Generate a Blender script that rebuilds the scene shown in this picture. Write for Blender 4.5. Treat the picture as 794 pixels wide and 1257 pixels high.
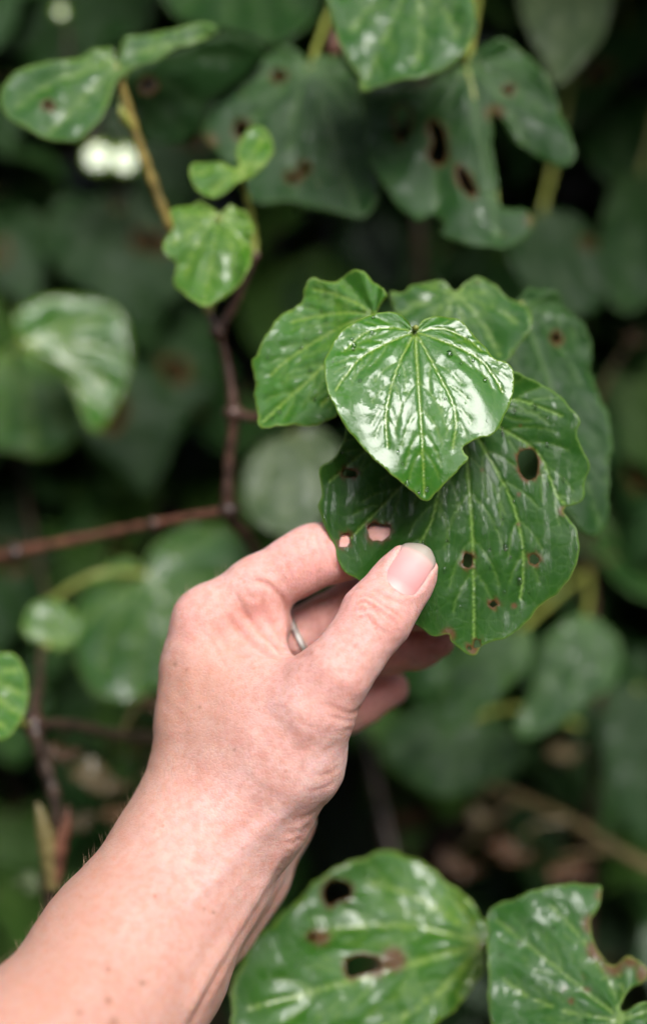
import bpy, math, random
import numpy as np
from mathutils import Vector, Matrix, geometry
R_ = math.radians
random.seed(7); rng = np.random.default_rng(7)

# ------------------------------------------------------------------ camera, sky, sun, exposure
sc = bpy.context.scene
for o in list(bpy.data.objects): bpy.data.objects.remove(o)
CAM_Z, PITCH = 1.45, R_(15)
cd = bpy.data.cameras.new('camera'); cam = bpy.data.objects.new('camera', cd)
sc.collection.objects.link(cam); sc.camera = cam
cam.location = (0, 0, CAM_Z); cam.rotation_euler = (R_(90) - PITCH, 0, 0)
cd.sensor_fit = 'VERTICAL'; cd.sensor_height = 36; cd.lens = 50
cd.clip_start = 0.02; cd.clip_end = 500
cd.dof.use_dof = True; cd.dof.focus_distance = 0.434; cd.dof.aperture_fstop = 2.9; cd.dof.aperture_blades = 0

SUN = Vector((0.20, -0.60, 0.77)).normalized()
w = bpy.data.worlds.new('World'); sc.world = w; w.use_nodes = True
nt = w.node_tree; bg = nt.nodes['Background']
sky = nt.nodes.new('ShaderNodeTexSky'); sky.sky_type = 'NISHITA'; sky.sun_disc = False
sky.sun_elevation = math.asin(SUN.z); sky.sun_rotation = math.atan2(SUN.x, SUN.y)
sky.dust_density = 4.0; sky.ozone_density = 0.6
hs = nt.nodes.new('ShaderNodeHueSaturation'); hs.inputs['Saturation'].default_value = 0.45
nt.links.new(sky.outputs[0], hs.inputs['Color']); nt.links.new(hs.outputs[0], bg.inputs[0])
bg.inputs[1].default_value = 0.10
sd = bpy.data.lights.new('overcast_sun', 'SUN'); sd.energy = 1.5; sd.angle = R_(31); sd.color = (1, 0.985, 0.97)
so = bpy.data.objects.new('overcast_sun', sd); sc.collection.objects.link(so)
so.rotation_euler = SUN.to_track_quat('Z', 'Y').to_euler(); so.location = SUN * 5
sc.view_settings.view_transform = 'Standard'; sc.view_settings.look = 'None'
sc.view_settings.exposure = 1.25; sc.view_settings.gamma = 1.0
sc.render.engine = 'CYCLES'
sc.cycles.max_bounces = 6; sc.cycles.diffuse_bounces = 3; sc.cycles.glossy_bounces = 2; sc.cycles.transmission_bounces = 4

# ------------------------------------------------------------------ helpers
F = 50 / 36 * 1257.0
CM = Matrix.Translation((0, 0, CAM_Z)) @ Matrix.Rotation(R_(90) - PITCH, 4, 'X')
CMn = np.array(CM)
def cs(x, y, d):                       # photo pixel + depth (m) -> camera-space metres
    return np.array([(x - 397) / F * d, -(y - 628.5) / F * d, -d])
def cs2w(P):                           # camera-space -> world
    P = np.atleast_2d(P); return P @ CMn[:3, :3].T + CMn[:3, 3]
def wp(x, y, d): return cs2w(cs(x, y, d))[0]
def link(o, parent=None):
    sc.collection.objects.link(o)
    if parent is not None: o.parent = parent
    return o
def tag(o, label=None, cat=None, group=None, kind=None):
    if label: o['label'] = label
    if cat: o['category'] = cat
    if group: o['group'] = group
    if kind: o['kind'] = kind
    return o
def mesh(name, V, Fc, mat, smooth=True):
    m = bpy.data.meshes.new(name); m.from_pydata([tuple(v) for v in V], [], [tuple(int(i) for i in f) for f in Fc])
    if mat: m.materials.append(mat)
    if smooth: m.polygons.foreach_set('use_smooth', [True] * len(m.polygons))
    m.update(); return m
def obj(name, me, parent=None): return link(bpy.data.objects.new(name, me), parent)
def empty(name, loc=(0, 0, 0)):
    o = bpy.data.objects.new(name, None); o.location = loc; o.empty_display_size = .02; return link(o)
def attr(me, name, vals):
    a = me.attributes.new(name, 'FLOAT', 'POINT'); a.data.foreach_set('value', np.asarray(vals, dtype=np.float32))
def col(me, name, rgba):
    a = me.attributes.new(name, 'FLOAT_COLOR', 'POINT'); a.data.foreach_set('color', np.asarray(rgba, dtype=np.float32).ravel())
def catmull(P, n, closed=False):
    P = np.asarray(P, float); out = []; N = len(P)
    for i in range(N if closed else N - 1):
        if closed: a, b, c, d = P[(i-1) % N], P[i], P[(i+1) % N], P[(i+2) % N]
        else: a, b, c, d = P[max(i-1, 0)], P[i], P[i+1], P[min(i+2, N-1)]
        for k in range(n):
            t = k / n
            out.append(.5*((2*b)+(c-a)*t+(2*a-5*b+4*c-d)*t*t+(3*b-a-3*c+d)*t**3))
    if not closed: out.append(P[-1])
    return np.array(out)
def tube(P, rad, seg=8, sub=5, knob=None):
    """curved tapering stalk; P control points (world), rad one per control point"""
    Q = catmull(np.c_[np.asarray(P, float), np.asarray(rad, float)], sub)
    V = []; Fc = []; up = Vector((.3, .8, .5)); n = len(Q)
    for i in range(n):
        p = Vector(Q[i, :3]); t = (Vector(Q[min(i+1, n-1), :3]) - Vector(Q[max(i-1, 0), :3])).normalized()
        u = t.cross(up).normalized(); v = t.cross(u).normalized(); r = Q[i, 3] * (1 + .10 * math.sin(i * 2.3) + .08 * math.sin(i * 4.1 + 1))
        for k in range(seg):
            a = 2 * math.pi * k / seg; V.append(p + (u * math.cos(a) + v * math.sin(a)) * r)
    for i in range(n - 1):
        for k in range(seg):
            Fc.append((i*seg+k, i*seg+(k+1) % seg, (i+1)*seg+(k+1) % seg, (i+1)*seg+k))
    Fc.append(tuple(range(seg))[::-1]); Fc.append(tuple((n-1)*seg+k for k in range(seg)))
    return V, Fc

# ------------------------------------------------------------------ materials
def nodes(name):
    m = bpy.data.materials.new(name); m.use_nodes = True; n = m.node_tree
    return m, n, n.nodes, n.links, n.nodes['Principled BSDF'], n.nodes['Material Output']
def N(ns, t, **kw):
    x = ns.new(t)
    for k, v in kw.items():
        if k.startswith('i_'):
            x.inputs[k[2:].replace('_', ' ')].default_value = v
        else: setattr(x, k, v)
    return x
def ramp(ns, p0, p1, c0=(0, 0, 0, 1), c1=(1, 1, 1, 1)):
    r = ns.new('ShaderNodeValToRGB'); e = r.color_ramp.elements
    e[0].position = p0; e[1].position = p1; e[0].color = c0; e[1].color = c1; return r
def mixc(ns, ls, fac, a, b, mode='MIX'):
    m = ns.new('ShaderNodeMix'); m.data_type = 'RGBA'; m.blend_type = mode
    for s, v in ((0, fac), (6, a), (7, b)):
        if hasattr(v, 'links'): ls.new(v, m.inputs[s])
        elif v is not None: m.inputs[s].default_value = v if s == 0 else (*v, 1)
    return m.outputs[2]
def math_(ns, ls, op, a, b=0.0, clamp=False):
    m = ns.new('ShaderNodeMath'); m.operation = op; m.use_clamp = clamp
    for s, v in ((0, a), (1, b)):
        if hasattr(v, 'links'): ls.new(v, m.inputs[s])
        else: m.inputs[s].default_value = v
    return m.outputs[0]

def leaf_mat(name, dark, light, vein, wet=.6, rough=.42, streak=(1, 1, 1), coat_bump=.25, transl=.22, wscale=9.0, veinamt=.8, wlo=.42, whi=.58, brown=(.09, .045, .015)):
    m, t, ns, ls, bs, out = nodes(name)
    uv = N(ns, 'ShaderNodeUVMap'); uv.uv_map = 'leaf'
    oi = ns.new('ShaderNodeObjectInfo')
    off = ns.new('ShaderNodeVectorMath'); off.operation = 'MULTIPLY_ADD'
    cx = ns.new('ShaderNodeCombineXYZ'); ls.new(oi.outputs['Random'], cx.inputs[0]); ls.new(oi.outputs['Random'], cx.inputs[1])
    ls.new(cx.outputs[0], off.inputs[0]); off.inputs[1].default_value = (13, 7, 3); ls.new(uv.outputs[0], off.inputs[2])
    P = off.outputs[0]
    n1 = N(ns, 'ShaderNodeTexNoise', i_Scale=3.5, i_Detail=5.0, i_Roughness=.6); ls.new(P, n1.inputs['Vector'])
    r1 = ramp(ns, .3, .7); ls.new(n1.outputs[0], r1.inputs[0])
    base = mixc(ns, ls, r1.outputs[0], dark, light)
    # fine net of tertiary veins
    vo = N(ns, 'ShaderNodeTexVoronoi', feature='DISTANCE_TO_EDGE', i_Scale=26.0); ls.new(P, vo.inputs['Vector'])
    rv = ramp(ns, .0, .12, (1, 1, 1, 1), (0, 0, 0, 1)); ls.new(vo.outputs[0], rv.inputs[0])
    base = mixc(ns, ls, math_(ns, ls, 'MULTIPLY', rv.outputs[0], .06), base, vein)
    n5 = N(ns, 'ShaderNodeTexNoise', i_Scale=60.0, i_Detail=3.0); ls.new(P, n5.inputs['Vector'])
    base = mixc(ns, ls, math_(ns, ls, 'MULTIPLY', n5.outputs[0], .25), base, light)
    av = N(ns, 'ShaderNodeAttribute', attribute_name='vein')
    base = mixc(ns, ls, math_(ns, ls, 'MULTIPLY', av.outputs['Fac'], veinamt), base, vein)
    # yellowing + brown damage near holes, tiny specks
    ah = N(ns, 'ShaderNodeAttribute', attribute_name='damage')
    n4 = N(ns, 'ShaderNodeTexNoise', i_Scale=14.0, i_Detail=3.0); ls.new(P, n4.inputs['Vector'])
    dm = math_(ns, ls, 'MULTIPLY', ah.outputs['Fac'], math_(ns, ls, 'MULTIPLY_ADD', n4.outputs[0], 1.6), True)
    base = mixc(ns, ls, dm, base, brown)
    sp = N(ns, 'ShaderNodeTexVoronoi', i_Scale=7.0); ls.new(P, sp.inputs['Vector'])
    rs = ramp(ns, .035, .06, (1, 1, 1, 1), (0, 0, 0, 1)); ls.new(sp.outputs[0], rs.inputs[0])
    base = mixc(ns, ls, math_(ns, ls, 'MULTIPLY', rs.outputs[0], .6), base, (.20, .20, .06))
    ae = N(ns, 'ShaderNodeAttribute', attribute_name='rim')
    base = mixc(ns, ls, math_(ns, ls, 'MULTIPLY', ae.outputs['Fac'], .55), base, vein)
    ls.new(base, bs.inputs['Base Color'])
    # water film
    mp = N(ns, 'ShaderNodeMapping'); mp.inputs['Scale'].default_value = streak; ls.new(P, mp.inputs[0])
    n2 = N(ns, 'ShaderNodeTexNoise', i_Scale=wscale, i_Detail=9.0, i_Roughness=.72); ls.new(mp.outputs[0], n2.inputs['Vector'])
    r2 = ramp(ns, wlo, whi); ls.new(n2.outputs[0], r2.inputs[0])
    cw = math_(ns, ls, 'MULTIPLY', r2.outputs[0], wet); ls.new(cw, bs.inputs['Coat Weight'])
    bs.inputs['Coat Roughness'].default_value = .035; bs.inputs['Coat IOR'].default_value = 1.5
    bs.inputs['Roughness'].default_value = rough; bs.inputs['Specular IOR Level'].default_value = .12
    b1 = N(ns, 'ShaderNodeBump', i_Strength=.25, i_Distance=.0004)
    hh = math_(ns, ls, 'MULTIPLY_ADD', rv.outputs[0], -.35); ls.new(n5.outputs[0], hh.node.inputs[2])
    ls.new(hh, b1.inputs['Height']); ls.new(b1.outputs[0], bs.inputs['Normal'])
    b2 = N(ns, 'ShaderNodeBump', i_Strength=coat_bump, i_Distance=.0008)
    n3 = N(ns, 'ShaderNodeTexNoise', i_Scale=20.0, i_Detail=7.0, i_Roughness=.66); ls.new(mp.outputs[0], n3.inputs['Vector'])
    h2 = math_(ns, ls, 'ADD', n3.outputs[0], r2.outputs[0]); ls.new(h2, b2.inputs['Height']); ls.new(b2.outputs[0], bs.inputs['Coat Normal'])
    tr = N(ns, 'ShaderNodeBsdfTranslucent'); tc = mixc(ns, ls, .6, base, (.16, .30, .03)); ls.new(tc, tr.inputs[0])
    mx = N(ns, 'ShaderNodeMixShader'); mx.inputs[0].default_value = transl
    ls.new(bs.outputs[0], mx.inputs[1]); ls.new(tr.outputs[0], mx.inputs[2]); ls.new(mx.outputs[0], out.inputs[0])
    return m
VE = (.25, .36, .06)
M_HERO = leaf_mat('leaf_fresh_wet', (0.0238, 0.1105, 0.0076), (0.0408, 0.1573, 0.0119), VE, wet=1., streak=(.7, .7, 1), coat_bump=0.3, wlo=0.37, whi=0.47, wscale=7., veinamt=0.65)
M_PATCH = leaf_mat('leaf_patchy_wet', (0.0208, 0.088, 0.008), (0.0352, 0.128, 0.012), VE, wet=1., streak=(.7, 1.3, 1), coat_bump=0.4, wlo=0.42, whi=0.54, wscale=5., veinamt=0.6)
M_FRESH = leaf_mat('leaf_fresh', (0.0256, 0.104, 0.0088), (0.04, 0.144, 0.0128), VE, wet=0.85, coat_bump=0.5, wlo=0.42, whi=0.56, veinamt=0.6)
M_HELD = leaf_mat('leaf_mature_wet', (0.0107, 0.0541, 0.0049), (0.0221, 0.0861, 0.0082), (.19, .32, .06), wet=1.0, streak=(2.8, .40, 1), coat_bump=0.9, wlo=0.44, whi=0.54, veinamt=0.7)
M_MAT = leaf_mat('leaf_mature', (0.008, 0.0352, 0.0072), (0.0168, 0.0608, 0.0112), (.09, .17, .05), wet=0.6, coat_bump=0.5, rough=.45, wlo=0.44, whi=0.6, veinamt=0.6)
M_YOUNG = leaf_mat('leaf_young', (0.0306, 0.1105, 0.0076), (0.0527, 0.1573, 0.011), VE, wet=0.85, coat_bump=0.5, wlo=0.42, whi=0.56, veinamt=0.6)
M_MID = leaf_mat('leaf_mid', (0.0156, 0.0686, 0.0094), (0.0265, 0.1014, 0.014), (.18, .28, .06), wet=0.85, coat_bump=0.5, wlo=0.42, whi=0.56, veinamt=0.6)
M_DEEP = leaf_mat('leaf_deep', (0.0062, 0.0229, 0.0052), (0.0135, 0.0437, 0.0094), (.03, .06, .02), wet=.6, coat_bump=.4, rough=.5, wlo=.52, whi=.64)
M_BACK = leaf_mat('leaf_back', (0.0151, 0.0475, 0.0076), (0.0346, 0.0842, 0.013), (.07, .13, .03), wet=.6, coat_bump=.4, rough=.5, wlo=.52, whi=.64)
M_PALE = leaf_mat('leaf_pale', (0.0488, 0.0825, 0.036), (0.075, 0.1162, 0.0562), (.16, .21, .10), wet=.6, rough=.4)
M_DEAD = leaf_mat('leaf_dead', (.05, .022, .010), (.17, .075, .035), (.12, .07, .035), wet=.3, rough=.6, transl=.05)
M_GLINT = leaf_mat('leaf_glint', (.03, .09, .02), (.05, .13, .03), VE, wet=1., wlo=.0, whi=.05, rough=.12, coat_bump=.03, transl=.05)
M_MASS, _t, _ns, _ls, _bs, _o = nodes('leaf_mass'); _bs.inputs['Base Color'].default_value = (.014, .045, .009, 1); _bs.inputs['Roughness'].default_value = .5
M_WATER, _t, _ns, _ls, _bs, _o = nodes('water_drop')
_bs.inputs['Base Color'].default_value = (1, 1, 1, 1); _bs.inputs['Roughness'].default_value = .0; _bs.inputs['IOR'].default_value = 1.33; _bs.inputs['Transmission Weight'].default_value = 1

def bark_mat(name, a, b, rough=.5):
    m, t, ns, ls, bs, out = nodes(name)
    tc = ns.new('ShaderNodeTexCoord')
    n = N(ns, 'ShaderNodeTexNoise', i_Scale=160.0, i_Detail=5.0); ls.new(tc.outputs['Object'], n.inputs['Vector'])
    r = ramp(ns, .35, .65); ls.new(n.outputs[0], r.inputs[0])
    ls.new(mixc(ns, ls, r.outputs[0], a, b), bs.inputs['Base Color']); bs.inputs['Roughness'].default_value = rough
    bu = N(ns, 'ShaderNodeBump', i_Strength=.6, i_Distance=.0006); ls.new(n.outputs[0], bu.inputs['Height']); ls.new(bu.outputs[0], bs.inputs['Normal'])
    bs.inputs['Coat Weight'].default_value = .3; bs.inputs['Coat Roughness'].default_value = .2
    return m
B_BROWN = bark_mat('bark_brown', (.025, .012, .008), (.085, .040, .025))
B_RED = bark_mat('bark_red', (.06, .024, .015), (.18, .075, .045))
B_GREEN = bark_mat('stalk_green', (.16, .20, .03), (.26, .28, .06))
B_YEL = bark_mat('stalk_yellow', (.12, .09, .02), (.24, .18, .04))
B_DARK = bark_mat('bark_dark', (.02, .013, .009), (.06, .035, .022))
B_OLIVE2 = bark_mat('twig_olive', (.05, .038, .014), (.11, .08, .03))
B_OLIVE = bark_mat('stalk_olive', (.10, .085, .03), (.20, .16, .06))

# ------------------------------------------------------------------ leaf geometry
def inpoly(P, poly):
    x, y = P[:, 0], P[:, 1]; c = np.zeros(len(P), bool); n = len(poly)
    for i in range(n):
        x1, y1 = poly[i]; x2, y2 = poly[(i+1) % n]
        if y1 == y2: continue
        k = ((y1 > y) != (y2 > y)) & (x < (x2-x1)*(y-y1)/(y2-y1)+x1); c ^= k
    return c
def segdist(P, A, B):
    """P (n,2), segments A,B (m,2) -> (n,m) distances"""
    d = B - A; L = (d*d).sum(1)+1e-12
    out = np.empty((len(P), len(A)))
    for j in range(len(A)):
        t = np.clip(((P-A[j])@d[j])/L[j], 0, 1); q = P-(A[j]+t[:, None]*d[j]); out[:, j] = np.hypot(q[:, 0], q[:, 1])
    return out
def polydist(P, poly): 
    A = np.asarray(poly); return segdist(P, A, np.roll(A, -1, 0)).min(1)
def ray_out(J, ang, poly):
    d = np.array([math.cos(ang), math.sin(ang)]); best = 0
    for i in range(len(poly)):
        a = poly[i]-J; b = poly[(i+1) % len(poly)]-J; e = b-a
        den = d[0]*e[1]-d[1]*e[0]
        if abs(den) < 1e-12: continue
        t = (a[0]*e[1]-a[1]*e[0])/den; s = (a[0]*d[1]-a[1]*d[0])/den
        if t > 0 and 0 <= s <= 1: best = max(best, t)
    return best
def vein_set(J, tip, poly, fan=(26, 54, 88, 128), nsec=4, ends=None):
    """palmate veins from the stalk junction, each curving towards the tip, with forks"""
    R = np.linalg.norm(tip-J); a0 = math.atan2(*(tip-J)[::-1]); S = []
    def poly_line(pts, w0, w1):
        for i in range(len(pts)-1):
            f = i/(len(pts)-1); S.append((pts[i], pts[i+1], w0+(w1-w0)*f))
    mains = []
    if ends is not None:
        for e in ends:
            e = [np.asarray(p, float) for p in e]; mains.append((catmull(np.array([J]+e), 6), 0))
    else:
        mains.append((np.array([J+(tip-J)*t for t in np.linspace(0, .97, 12)]), 0))
        for k, f in enumerate(fan):
            for s in (1, -1):
                ang = a0+s*R_(f); r = ray_out(J, ang, poly)*.9
                if r < .1*R: continue
                bend = -s*R_(13-3*k)
                pts = [J]
                for i in range(1, 11):
                    t = i/10; a = ang+R_(6)*s*(1-t)+bend*(t-.45); pts.append(J+np.array([math.cos(a), math.sin(a)])*r*t)
                mains.append((np.array(pts), s))
    for mi, (pts, s) in enumerate(mains):
        w = .011*R if mi == 0 else .009*R
        poly_line(pts, w, w*.55)
        L = len(pts)
        for q in range(nsec):
            i = int(L*(.28+.6*q/nsec)); i = min(i, L-2)
            d = pts[i+1]-pts[i]; a = math.atan2(d[1], d[0])
            for ss in (1, -1):
                aa = a+ss*R_(48); ln = R*.30*(1-.5*q/nsec)*(.7 if mi else 1)
                p = [pts[i]]
                for k in range(5):
                    aa -= ss*R_(7); nx = p[-1]+np.array([math.cos(aa), math.sin(aa)])*ln/5
                    p.append(nx)
                p = np.array(p); ok = inpoly(p[1:], poly); kk = len(p) if ok.all() else int(np.argmin(ok))+1
                if kk > 2: poly_line(p[:kk], .0045*R, .002*R)
    return S
def blade(J, tip, outline, holes=(), res=1.5, fold=0., cup=0., droop=0., quilt=.02, wav=.012, ends=None, seed=0, yc=0., fq=.45, vw=.9, fan=(26, 54, 88, 128), bites=(), specks=(), thick=.00032, warp=None, crinkle=.004):
    """2-D outline in metres -> (verts3d local with z along blade normal, faces, attributes)"""
    r = np.random.default_rng(seed); R = np.linalg.norm(tip-J); res = res/1000.
    O = catmull(outline, 5, True)
    # resample outline evenly and crinkle it a little
    seg = np.linalg.norm(np.roll(O, -1, 0)-O, axis=1); cum = np.r_[0, np.cumsum(seg)]; n = max(24, int(cum[-1]/res))
    tt = np.linspace(0, cum[-1], n, endpoint=False); OO = np.r_[O, O[:1]]
    O = np.c_[np.interp(tt, cum, OO[:, 0]), np.interp(tt, cum, OO[:, 1])]
    nn = np.roll(O, -1, 0)-np.roll(O, 1, 0); nn = np.c_[nn[:, 1], -nn[:, 0]]/(np.linalg.norm(nn, axis=1)[:, None]+1e-9)
    ph = r.uniform(0, 6.28, 4); u = tt/cum[-1]*2*math.pi
    O = O+nn*(R*crinkle*(np.sin(17*u+ph[0])+.7*np.sin(31*u+ph[1])+.5*np.sin(53*u+ph[2])))[:, None]
    HP = []
    for h in holes:
        h = np.asarray(h); k = catmull(h, max(2, int(6/len(h))+2), True); HP.append(k+r.normal(0, .00016, k.shape))
    lo, hi = O.min(0), O.max(0)
    gx = np.arange(lo[0], hi[0], res); gy = np.arange(lo[1], hi[1], res*.866)
    G = np.array([(x+(.5*res if j % 2 else 0), y) for j, y in enumerate(gy) for x in gx]); G = G+r.normal(0, res*.12, G.shape)
    G = G[inpoly(G, O)]; G = G[polydist(G, O) > res*.5]
    for h in HP:
        G = G[~inpoly(G, h)]; G = G[polydist(G, h) > res*.4]
    V2 = list(map(Vector, O)); E = [(i, (i+1) % len(O)) for i in range(len(O))]
    for h in HP:
        b = len(V2); V2 += list(map(Vector, h)); E += [(b+i, b+(i+1) % len(h)) for i in range(len(h))]
    V2 += list(map(Vector, G))
    v, e, f, *_ = geometry.delaunay_2d_cdt(V2, E, [], 1, 1e-7)
    P = np.array([tuple(q) for q in v]); Fc = np.array([t for t in f if len(t) == 3])
    C = P[Fc].mean(1); keep = inpoly(C, O)
    for h in HP: keep &= ~inpoly(C, h)
    Fc = Fc[keep]
    cr = (P[Fc[:, 1]]-P[Fc[:, 0]]); cr2 = (P[Fc[:, 2]]-P[Fc[:, 0]]); fl = cr[:, 0]*cr2[:, 1]-cr[:, 1]*cr2[:, 0] < 0
    Fc[fl] = Fc[fl][:, ::-1]
    used = np.unique(Fc); mp = -np.ones(len(P), int); mp[used] = np.arange(len(used)); P = P[used]; Fc = mp[Fc]
    S = vein_set(J, tip, O, ends=ends, fan=fan)
    A = np.array([s[0] for s in S]); B = np.array([s[1] for s in S]); W = np.array([s[2] for s in S])
    D = segdist(P, A, B); big = W > .004*R
    vein = np.clip(1.5-(D/np.maximum(W*vw, (.45 if res < .001 else .3)*res)), 0, 1)*np.where(W > .0046*R, 1., .30)
    vein = vein.max(1)
    dv = (D[:, big]).min(1); d2 = D.min(1)
    ed = polydist(P, O)
    dmg = np.zeros(len(P))
    for h in HP: dmg = np.maximum(dmg, np.clip(1-polydist(P, h)/(.0011*(1+.8*np.sin(P[:, 0]*1900+P[:, 1]*1300))), 0, 1))
    for (bx, by, br) in bites: dmg = np.maximum(dmg, np.clip(1.6-np.hypot(P[:, 0]-bx, P[:, 1]-by)/br, 0, 1))
    for (bx, by, br) in specks: dmg = np.maximum(dmg, np.clip(1.5-np.hypot(P[:, 0]-bx, P[:, 1]-by)/br, 0, 1))
    ax = (tip-J)/R; px = np.array([-ax[1], ax[0]])
    y = ((P-J)@ax)/R; x = ((P-J)@px)/R
    z = R*(fold*np.abs(x)+cup*x*x-droop*np.maximum(y-yc, 0)**2-droop*np.where(y < 0, (.35*y*y if yc == 0 else yc*yc-2*yc*y), np.minimum(y-yc, 0)**2))
    z = z+R*quilt*(1-np.exp(-(dv/(.10*R))**2))+R*quilt*fq*(1-np.exp(-(d2/(.035*R))**2))
    z = z-R*.009*vein
    a = r.uniform(0, 6.28, 6)
    und = np.sin(5.1*x+a[0]+2*y)+.8*np.sin(6.7*y+a[1]-3*x)+.5*np.sin(11*x+a[2])*np.sin(9*y+a[3])
    ang = np.arctan2(x, y)
    z = z+R*wav*und+R*wav*1.6*np.exp(-ed/(.10*R))*np.sin(9*ang+a[4])
    if warp is not None: z = z+R*warp(x, y)
    rim = np.clip(1-ed/.0007, 0, 1)
    V3 = np.c_[P, z]; n0 = len(V3)
    # thickness: second sheet + rim faces
    nr = np.zeros_like(V3); fn = np.cross(V3[Fc[:, 1]]-V3[Fc[:, 0]], V3[Fc[:, 2]]-V3[Fc[:, 0]])
    for k in range(3): np.add.at(nr, Fc[:, k], fn)
    nr /= np.linalg.norm(nr, axis=1)[:, None]+1e-12
    V = np.r_[V3, V3-nr*thick]
    EE = np.r_[Fc[:, [0, 1]], Fc[:, [1, 2]], Fc[:, [2, 0]]]; key = np.sort(EE, 1); uq, inv, cnt = np.unique(key, axis=0, return_inverse=True, return_counts=True)
    bd = EE[cnt[inv.ravel()] == 1]
    faces = [tuple(t) for t in Fc]+[tuple(t[::-1]+n0) for t in Fc]+[(b, a_, a_+n0, b+n0) for a_, b in bd]
    return V, faces, dict(vein=np.r_[vein, vein*.9], damage=np.r_[dmg, dmg], rim=np.r_[rim, rim]), np.r_[P, P]
def leaf_mesh(name, V, faces, at, P, mat):
    me = mesh(name, V, faces, mat)
    for k, a in at.items(): attr(me, k, a)
    uvl = me.uv_layers.new(name='leaf'); li = np.empty(len(me.loops), int); me.loops.foreach_get('vertex_index', li)
    uvl.data.foreach_set('uv', (P[li]*10).astype(np.float32).ravel())
    return me
def traced(parent, name, out, J, tip, d, nrm, mat, holes=(), ends=None, bites=(), specks=(), label=None, drops=0, **kw):
    """leaf whose outline was read off the photograph; lies on a tilted plane through J at depth d (m)"""
    J3 = cs(*J, d)
    if isinstance(nrm, str) or isinstance(nrm[0], str):           # blade turned so that it mirrors the bright sky
        c = cs((J[0]+tip[0])/2, (J[1]+tip[1])/2, d); s_ = CMn[:3, :3].T @ np.array(SUN); n = -c/np.linalg.norm(c)+s_; n /= np.linalg.norm(n)
        if not isinstance(nrm, str): n = n+np.array([nrm[1], nrm[2], 0])
    else: n = np.array(nrm, float)
    n = n/np.linalg.norm(n)
    def pr(q):
        v = cs(q[0], q[1], 1.0); return v*(J3@n)/(v@n)
    t3 = pr(tip)-J3; ey = t3/np.linalg.norm(t3); ex = np.cross(ey, n)   # ex,ey,n right-handed
    def loc(q): v = pr(q)-J3; return np.array([v@ex, v@ey])
    kw.setdefault('res', 2.2)
    sc_ = d/F
    V, f, at, P = blade(np.zeros(2), loc(tip), np.array([loc(q) for q in out]), [np.array([loc(q) for q in h]) for h in holes],
                        ends=None if ends is None else [[loc(q) for q in e] for e in ends],
                        bites=[(*loc(b[:2]), b[2]*sc_) for b in bites], specks=[(*loc(b[:2]), b[2]*sc_) for b in specks],
                        seed=int(J[0]*7+J[1]) % 9999, **kw)
    W = cs2w(J3+V[:, :1]*ex+V[:, 1:2]*ey+V[:, 2:]*n)
    o = obj(name, leaf_mesh(name, W, f, at, P, mat), parent)
    if label: o['label'] = label
    if drops:
        r = np.random.default_rng(drops+int(J[0])); nt_ = len(W)//2; dv, df = [], []; nw_ = n@CMn[:3, :3].T
        t1 = np.cross(nw_, [0, 0, 1.]); t1 /= np.linalg.norm(t1); t2 = np.cross(nw_, t1)
        for i in r.integers(0, nt_, drops):
            a = r.uniform(.00025, .0008)*(1.5 if r.random() < .12 else 1); el = r.uniform(.9, 1.8); b = len(dv); c0 = W[i]
            for q, (rr, hh) in enumerate(((1., -.15), (.93, .28), (.62, .55), (.25, .68))):
                for k in range(8):
                    an = k*math.pi/4; dv.append(c0+t1*math.cos(an)*rr*a+t2*math.sin(an)*rr*a*el+nw_*hh*a)
            for q in range(3):
                for k in range(8): df.append((b+q*8+k, b+q*8+(k+1) % 8, b+q*8+8+(k+1) % 8, b+q*8+8+k))
            df.append(tuple(b+24+k for k in range(8))); df.append(tuple(b+k for k in range(8))[::-1])
        x = obj('water_drops', mesh('water_drops', dv, df, M_WATER), o); x['kind'] = 'stuff'
    return o
def ell(cx, cy, rx, ry, rot=0, n=9, seed=1):
    r = np.random.default_rng(int(cx*3+cy)+seed); o = []
    for k in range(n):
        a = 2*math.pi*k/n; s = r.uniform(.82, 1.15); x, y = rx*s*math.cos(a), ry*s*math.sin(a); c, q = math.cos(R_(rot)), math.sin(R_(rot))
        o.append((cx+x*c-y*q, cy+x*q+y*c))
    return o
def stalk(parent, name, pts, rpx, mat, seg=9, sub=6, label=None):
    """pts: (px, py, depth m); rpx radius in photo px at that depth"""
    P = [wp(*p) for p in pts]; rad = [r*p[2]/F for r, p in zip(rpx, pts)]
    V, f = tube(P, rad, seg, sub); o = obj(name, mesh(name, V, f, mat), parent)
    if label: o['label'] = label
    return o
def bulb(parent, p, rpx, mat, name='node'):
    c = wp(*p); r = rpx*p[2]/F
    V = []; Fc = []; nu, nv = 10, 7; rr = np.random.default_rng(int(p[0]+p[1]))
    for j in range(nv):
        th = math.pi*(j+.5)/nv
        for i in range(nu):
            a = 2*math.pi*i/nu; s = r*rr.uniform(.88, 1.12); V.append((c[0]+s*math.sin(th)*math.cos(a), c[1]+s*math.sin(th)*math.sin(a), c[2]+.9*s*math.cos(th)))
    for j in range(nv-1):
        for i in range(nu): Fc.append((j*nu+i, (j+1)*nu+i, (j+1)*nu+(i+1) % nu, j*nu+(i+1) % nu))
    Fc.append(tuple(range(nu))); Fc.append(tuple((nv-1)*nu+i for i in range(nu))[::-1])
    return obj(name, mesh(name, V, Fc, mat), parent)

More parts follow.
